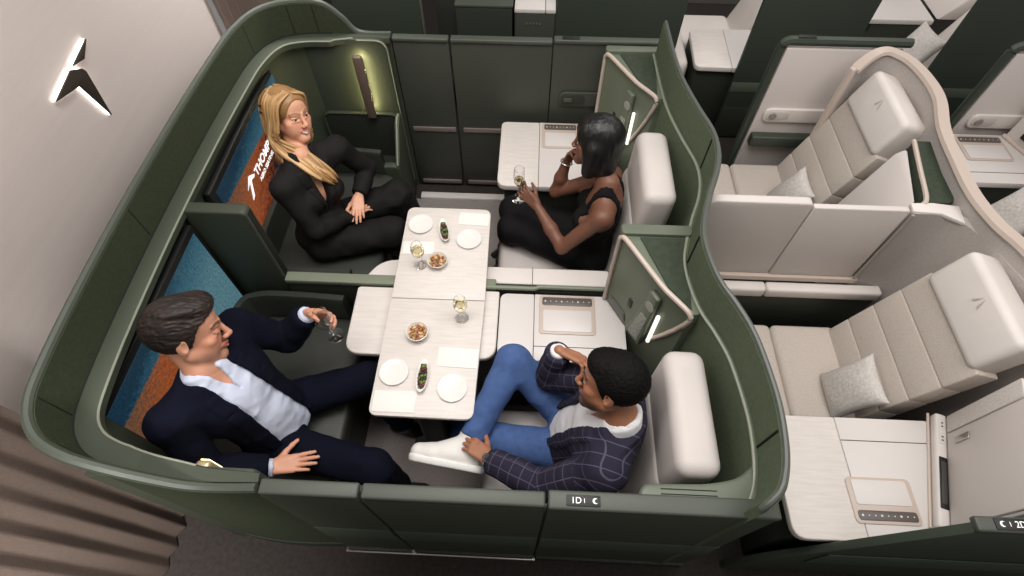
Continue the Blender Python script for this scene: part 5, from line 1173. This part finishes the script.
# ---- the man in the checked blazer (near right)
def plaid_mat():
    m = mat('checked_wool', (44, 41, 56), .85, bump=.3, bscale=240); nt = m.node_tree; L = nt.links; b = nt.nodes['Principled BSDF']
    a = nt.nodes.new('ShaderNodeAttribute'); a.attribute_name = 'weave'; s = nt.nodes.new('ShaderNodeSeparateXYZ'); L.new(a.outputs['Vector'], s.inputs[0]); outs = []
    for i in (0, 1):
        f = nt.nodes.new('ShaderNodeMath'); f.operation = 'FRACT'; mu = nt.nodes.new('ShaderNodeMath'); mu.operation = 'MULTIPLY'; mu.inputs[1].default_value = 21
        L.new(s.outputs[i], mu.inputs[0]); L.new(mu.outputs[0], f.inputs[0]); c = nt.nodes.new('ShaderNodeMath'); c.operation = 'LESS_THAN'; c.inputs[1].default_value = .075; L.new(f.outputs[0], c.inputs[0]); outs.append(c)
    mx = nt.nodes.new('ShaderNodeMath'); mx.operation = 'MAXIMUM'; L.new(outs[0].outputs[0], mx.inputs[0]); L.new(outs[1].outputs[0], mx.inputs[1])
    r = nt.nodes.new('ShaderNodeMix'); r.data_type = 'RGBA'; r.inputs['A'].default_value = lin((44, 41, 56)); r.inputs['B'].default_value = lin((84, 80, 98)); L.new(mx.outputs[0], r.inputs['Factor']); L.new(r.outputs['Result'], b.inputs['Base Color']); return m
M_plaid = plaid_mat(); M_denim = mat('blue_trousers', (74, 98, 146), .8, nscale=40, namt=.10, bump=.4, bscale=260)
M_tee = mat('white_shirt', (226, 224, 226), .8, bump=.3, bscale=50); M_snk = mat('white_sneaker', (226, 222, 216), .5)
Dc = build_person(dict(key='tan', label='man in a dark checked blazer and blue trousers with one leg crossed', skin=(160, 108, 80), lipc=(140, 84, 72), browc=(20, 15, 13), beard=.72, hs=1.06,
    J={'head': (.318, .775, 1.215), 'neck': (.372, .70, 1.06), 'shL': (.315, .535, .995), 'shR': (.40, .885, .995), 'elL': (.100, .525, .755), 'wrL': (-.128, .635, .705), 'elR': (.125, .995, .765), 'wrR': (.150, 1.015, .985), 'hipL': (.268, .725, .54), 'hipR': (.250, .885, .54), 'knL': (-.180, .775, .55), 'knR': (-.043, 1.065, .755), 'anL': (-.36, .94, .11), 'anR': (-.222, .722, .635), 'toeL': (-.50, .95, .03), 'toeR': (-.42, .745, .655)},
    face=(-.86, .34, -.10), hup=(.24, .36, .90), gaze=(0, .1, .0),
    hands=[dict(W=(-.128, .635, .705), d=(-.78, .60, -.06), n=(-.10, -.05, -1), left=True, curl=(.42, .45, .5, .5), spread=.06, thumb=(.65, .7, .15), sc=1.05),
           dict(W=(.165, 1.010, .985), d=(.80, -.36, .12), n=(.0, -.65, -.75), left=False, curl=(.65, .7, .7, .7), spread=.10, thumb=(.7, .6, .3), sc=1.0)]))
def weave(C_):
    J, hc, MT = C_['J'], C_['hc'], C_['MT']
    def f(V):
        q = (V-hc)@MT.T; out = np.stack([q[:, 0]+10, q[:, 2]+.6*np.clip(np.abs(q[:, 1])-.05, 0, 1)+10, q[:, 1]*0], 1); best = np.full(len(V), .078)
        for s_ in 'LR':
            for a, b, o in ((J['sh'+s_], J['el'+s_], 0), (J['el'+s_], J['wr'+s_], .30)):
                d = b-a; t = ((V-a)@d)/(d@d); tc = np.clip(t, 0.0, 1); r = V-a-tc[:, None]*d; dist = np.linalg.norm(r, axis=1); m = (dist < best) & (t > (.30 if o == 0 else -.1))
                ex = nrm(np.cross(d, (.2, .3, .9))); ey = nrm(np.cross(d, ex)); out[m, 0] = (np.arctan2(r@ex, r@ey)*.062+10)[m]; out[m, 1] = (t*np.linalg.norm(d)+o+10)[m]; best = np.where(m, dist, best)
        return {'weave': ('FLOAT_VECTOR', out)}
    return f
jacket(Dc, M_plaid, vtop=.055, vbot=.07, vz=-.08, hem=-.07, lap=.055, seed=31, fold=.005, attrs=weave(Dc))
shirt(Dc, M_tee, off=.012, hem=-.10, vw=.016, vz=.43, seed=33, fold=.003)
trousers(Dc, M_denim, th=.094, kn=.074, an=.056, cut=.025, seed=34, fold=.007, waist=.06)
shoe(Dc, Dc['J']['anR'], Dc['J']['toeR'], (.38, .90, .22), M_snk, mat('sole_white', (236, 234, 230), .5), 1.16, laces=True, name='sneaker')
shoe(Dc, Dc['J']['anL']-np.array((0, 0, .01)), Dc['J']['toeL'], (0, 0, 1), M_snk, mat('sole_white', (236, 234, 230), .5), 1.02, name='sneaker')
el, wr = Dc['J']['elL'], Dc['J']['wrL']; dw = nrm(wr-el)
wt = MB().tube(ring(wr-dw*.004, dw, .034), .007, 8, True, 1.4).build('watch', M_black, Dc['body'], 80)
nz = nrm(np.array((0, -.25, 1.0))-dw*np.dot(dw, (0, -.25, 1.0))); MB().lathe([(0, 0), (.019, 0), (.020, .004), (.018, .008), (0, .008)], wr-dw*.004+nz*.033, 24, Vector(nz).to_track_quat('Z', 'Y').to_matrix()).build('watch_face', mat('watch_dial', (60, 60, 64), .25, metal=.5), wt)
M_hairD = hair_mat('black_short_hair', (8, 7, 7), (20, 16, 15), 160, (1, 1, 1), .75)
V, F = cap_hair(Dc, M_hairD, [(-.13, -.060), (-.085, -.058), (-.022, -.026), (.010, -.020), (.026, .020), (.045, .052), (.075, .066), (.10, .074)], .010,
                top=[(0, .015, .088, .060, .075, .028)], amp=.0022, fr=170)
sd_mesh('hair', V, F, M_hairD, Dc['body'])
